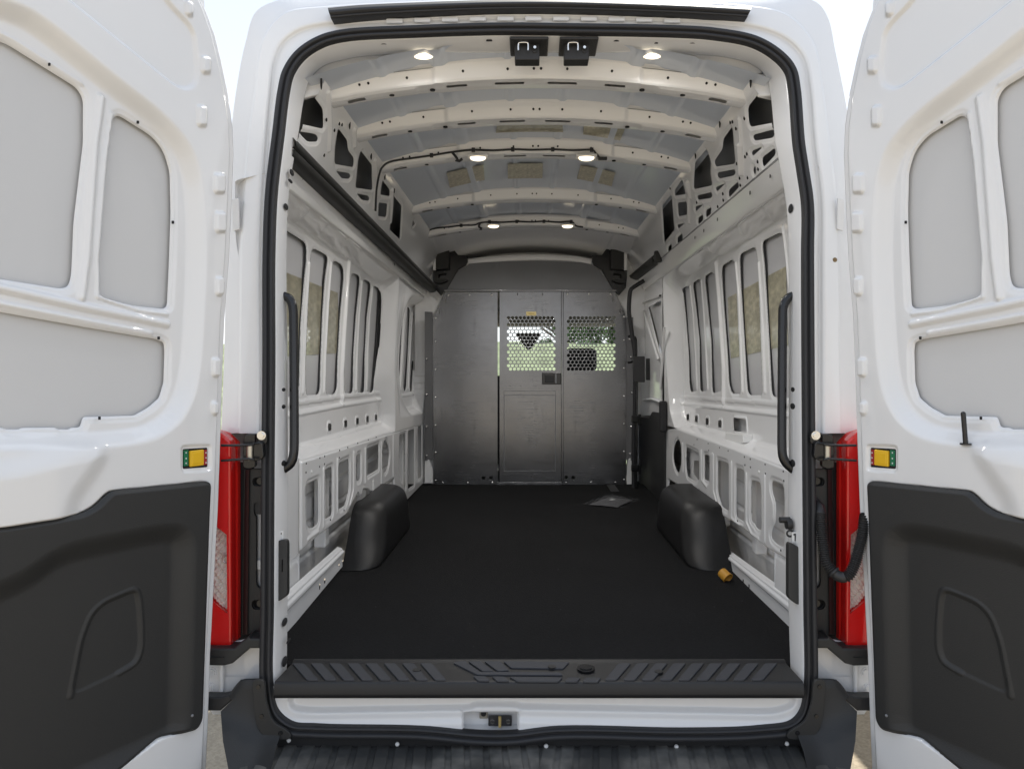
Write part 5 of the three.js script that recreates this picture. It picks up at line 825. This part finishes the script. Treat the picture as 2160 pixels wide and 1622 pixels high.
// --- body shell round it all
part('body_shell', [
  ...[-1, 1].map((sg) => loft([[0.60, 1.03], [0.9, 1.035], [1.45, 1.035], [1.9, 1.02], [2.2, 1.0], [2.42, 0.945], [2.58, 0.87], [2.68, 0.72], [2.715, 0.4], [2.725, 0]].map(([y, x]) => range(0.25, 3.5, 8).map((s) => V(sg * x, y, -s))))),
  ...[-1, 1].map((sg) => loft([[0.50, 1.03], [0.9, 1.035], [1.28, 1.03]].map(([y, x]) => range(3.5, 5.4, 4).map((s) => V(sg * x, y, -s))))),
  loft([[2.1, 0.96], [2.35, 0.90], [2.58, 0.83], [2.70, 0.5], [2.72, 0], [2.70, -0.5], [2.58, -0.83], [2.35, -0.90], [2.1, -0.96]].map(([y, x]) => [V(x, y, -3.5), V(x, y - 0.02, -4.3), V(x * 0.95, lerp(y, 2.08, 0.8), -4.75)])),
  loft([[0.57, 0.95], [0.68, 1.02]].map(([y, x]) => [V(-x, y, 0.06), V(x, y, 0.06)])),
], M.paint, van, 'white outer body shell');

// ---------------------------------------------------------------- loose things in the hold
{
  const t = thing('plastic_bag', 'clear plastic bag of papers lying flat on the black floor by the partition', 'plastic bag');
  const c = [[1228, 1067], [1285, 1046], [1352, 1057], [1313, 1075]].map((p) => onY(p, 0.703)), cx = (c[0].x + c[2].x) / 2, cz = (c[0].z + c[2].z) / 2;
  t.position.set(cx, 0.703, cz);
  const bump = (s, v, k) => 0.016 * Math.sin(Math.PI * clamp(s, 0.02, 0.98)) * Math.sin(Math.PI * clamp(v, 0.02, 0.98)) + k * (0.012 * Math.abs(Math.sin(s * 13 + v * 5 + 2 * Math.sin(v * 7))) * Math.abs(Math.sin(v * 11 - s * 6)) + 0.006 * Math.abs(Math.sin(s * 31 - v * 23 + 3 * Math.sin(s * 9))));
  const q = c.map((p) => V(p.x - cx, 0, p.z - cz)), mp = (s, v, y) => { const a = q[0].clone().lerp(q[1], s), b = q[3].clone().lerp(q[2], s), w = a.lerp(b, v); return V(w.x, y, w.z); };
  part('bag_film', sheet({ ss: range(0, 1, 70), nt: 60, tOf: (s, v) => v, map: (s, v) => mp(s, v, 0.003 + bump(s, v, 1)) }), M.bag, t);
  part('papers', sheet({ ss: range(0.1, 0.9, 12), nt: 10, tOf: (s, v) => lerp(0.1, 0.82, v), map: (s, v) => mp(s, v, 0.002 + bump(s, v, 0) * 0.6) }), M.paper, t);
  part('paper_label', sheet({ ss: range(0.52, 0.66, 4), nt: 4, tOf: (s, v) => lerp(0.34, 0.46, v), map: (s, v) => mp(s, v, 0.004 + bump(s, v, 0) * 0.65) }), M.paperWhite, t);
}
{
  const t = thing('plastic_bung', 'amber yellow hollow bung lying on the floor beside the wheel arch cover', 'bung'), p = onY([1529, 1214], 0.72);
  t.position.set(p.x, 0.722, p.z);
  const pr = [[0.012, -0.02], [0.019, -0.02], [0.0215, -0.016], [0.022, 0.018], [0.024, 0.019], [0.024, 0.022], [0.019, 0.022], [0.0185, -0.010], [0.012, -0.012], [0.010, 0.004], [0.007, 0.004], [0.007, -0.02]].map(([x, y]) => new THREE.Vector2(x, y));
  const l = new THREE.LatheGeometry(pr, 32); l.rotateX(Math.PI / 2); l.rotateX(0.5); l.rotateY(0.6); part('bung_body', l, M.capYellow, t);
}
// ---------------------------------------------------------------- second van, added unseen alongside to cast shade on the ground at the right
{
  const t = thing('added_shade_van', 'second white van added out of view at the right to shade the ground', 'van'); t.position.set(2.72, 0, -1.6);
  const sec = [[0.35, 0.96], [0.5, 1.0], [1.0, 1.02], [1.5, 1.0], [2.0, 0.94], [2.4, 0.86], [2.62, 0.74], [2.7, 0.45], [2.72, 0]], full = [...sec.map(([y, x]) => [x, y]), ...sec.slice(0, -1).reverse().map(([y, x]) => [-x, y])];
  const rows = [[1.9, 1, 1], [1.85, 1, 1], [-2.0, 1, 1], [-2.6, 0.99, 0.82], [-3.2, 0.95, 0.50], [-3.5, 0.85, 0.40]].map(([z, kx, ky]) => full.map(([x, y]) => V(x * kx, 0.35 + (y - 0.35) * ky, z)));
  part('body', [loft(rows), loft([rows[0], rows[0].map((p) => V(0, 1.4, 1.9))])], M.paint, t);
  for (const x of [-0.9, 0.9]) for (const z of [1.0, -2.55]) { const w = cyl(0.36, 0.24, 'x', x, 0.36, z, 28); part('wheel', w, M.rubber, t); }
  for (const x of [-0.5, 0.5]) part('rear_window', box(0.6, 0.55, 0.02, 0.008, x, 1.75, 1.905), M.gloss, t);
}
// ---------------------------------------------------------------- ground and trees
{
  const gnd = thing('ground', 'pale tan gravel ground under and around the van', 'ground', 'structure');
  const ge = new THREE.PlaneGeometry(500, 500, 1, 1); ge.rotateX(-Math.PI / 2); const uv = ge.attributes.uv; for (let i = 0; i < uv.count; i++) uv.setXY(i, uv.getX(i) * 500, uv.getY(i) * 500);
  part('gravel', ge, M.ground, gnd); gnd.children[0].castShadow = false;
}
{
  const b = thing('grass_bank', 'sunlit grass bank rising beyond the front of the van', 'bank', 'structure');
  const ge = sheet({ ss: range(-30, 30, 60), nt: 30, tOf: (s, v) => lerp(8, 30, v), map: (x, d) => V(x, -0.05 + 2.6 * S((d - 8) / 20) + 0.25 * vnoise(x * 0.4 + 50, d * 0.4, 256), -d) });
  part('turf', ge, M.grass, b);
}
function tree(x, z, hgt, label) {
  const t = thing('broadleaf_tree', label, 'tree', null, null); t.position.set(x, 0, z);
  const tr = []; tr.push(tube([V(0, 0, 0), V(0.1, hgt * 0.3, 0.05), V(0, hgt * 0.62, 0)], 0.16, 16, 8));
  for (let i = 0; i < 7; i++) { const a = i * 0.9; tr.push(tube([V(0, hgt * (0.28 + 0.05 * i), 0), V(Math.cos(a) * hgt * 0.14, hgt * (0.42 + 0.05 * i), Math.sin(a) * hgt * 0.14), V(Math.cos(a) * hgt * 0.26, hgt * (0.5 + 0.05 * i), Math.sin(a) * hgt * 0.26)], 0.05, 8, 6)); }
  part('trunk', tr, M.bark, t);
  const pos = [], idx = [];
  const cl = Array.from({ length: 26 }, () => { const a = rnd() * 6.28, r = Math.sqrt(rnd()) * hgt * 0.32; return [Math.cos(a) * r, hgt * (0.32 + 0.62 * rnd()), Math.sin(a) * r, hgt * (0.07 + 0.07 * rnd())]; });
  for (let i = 0; i < 6500; i++) { const c = cl[(rnd() * cl.length) | 0], d = V(rnd() - 0.5, rnd() - 0.5, rnd() - 0.5).normalize().multiplyScalar(c[3] * Math.cbrt(rnd())), p = V(c[0], c[1], c[2]).add(d), u = V(rnd() - 0.5, rnd() - 0.5, rnd() - 0.5).normalize().multiplyScalar(0.12), w = V(rnd() - 0.5, rnd() - 0.5, rnd() - 0.5).normalize().multiplyScalar(0.07), k = pos.length / 3; for (const q of [p.clone().sub(u), p.clone().add(w), p.clone().add(u), p.clone().sub(w)]) pos.push(q.x, q.y, q.z); idx.push(k, k + 1, k + 2, k, k + 2, k + 3); }
  const ge = new THREE.BufferGeometry(); ge.setAttribute('position', new THREE.Float32BufferAttribute(pos, 3)); ge.setIndex(idx); ge.computeVertexNormals(); ge.setAttribute('uv', new THREE.Float32BufferAttribute(new Float32Array((pos.length / 3) * 2), 2));
  part('crown', ge, M.leaf, t);
}
tree(1.6, -27, 5, 'green tree seen bright through the middle of the perforated door'); tree(4.6, -29, 5.5, 'green tree seen through the perforated window right of the door'); 

scene.updateMatrixWorld(true);
renderer.render(scene, camera);
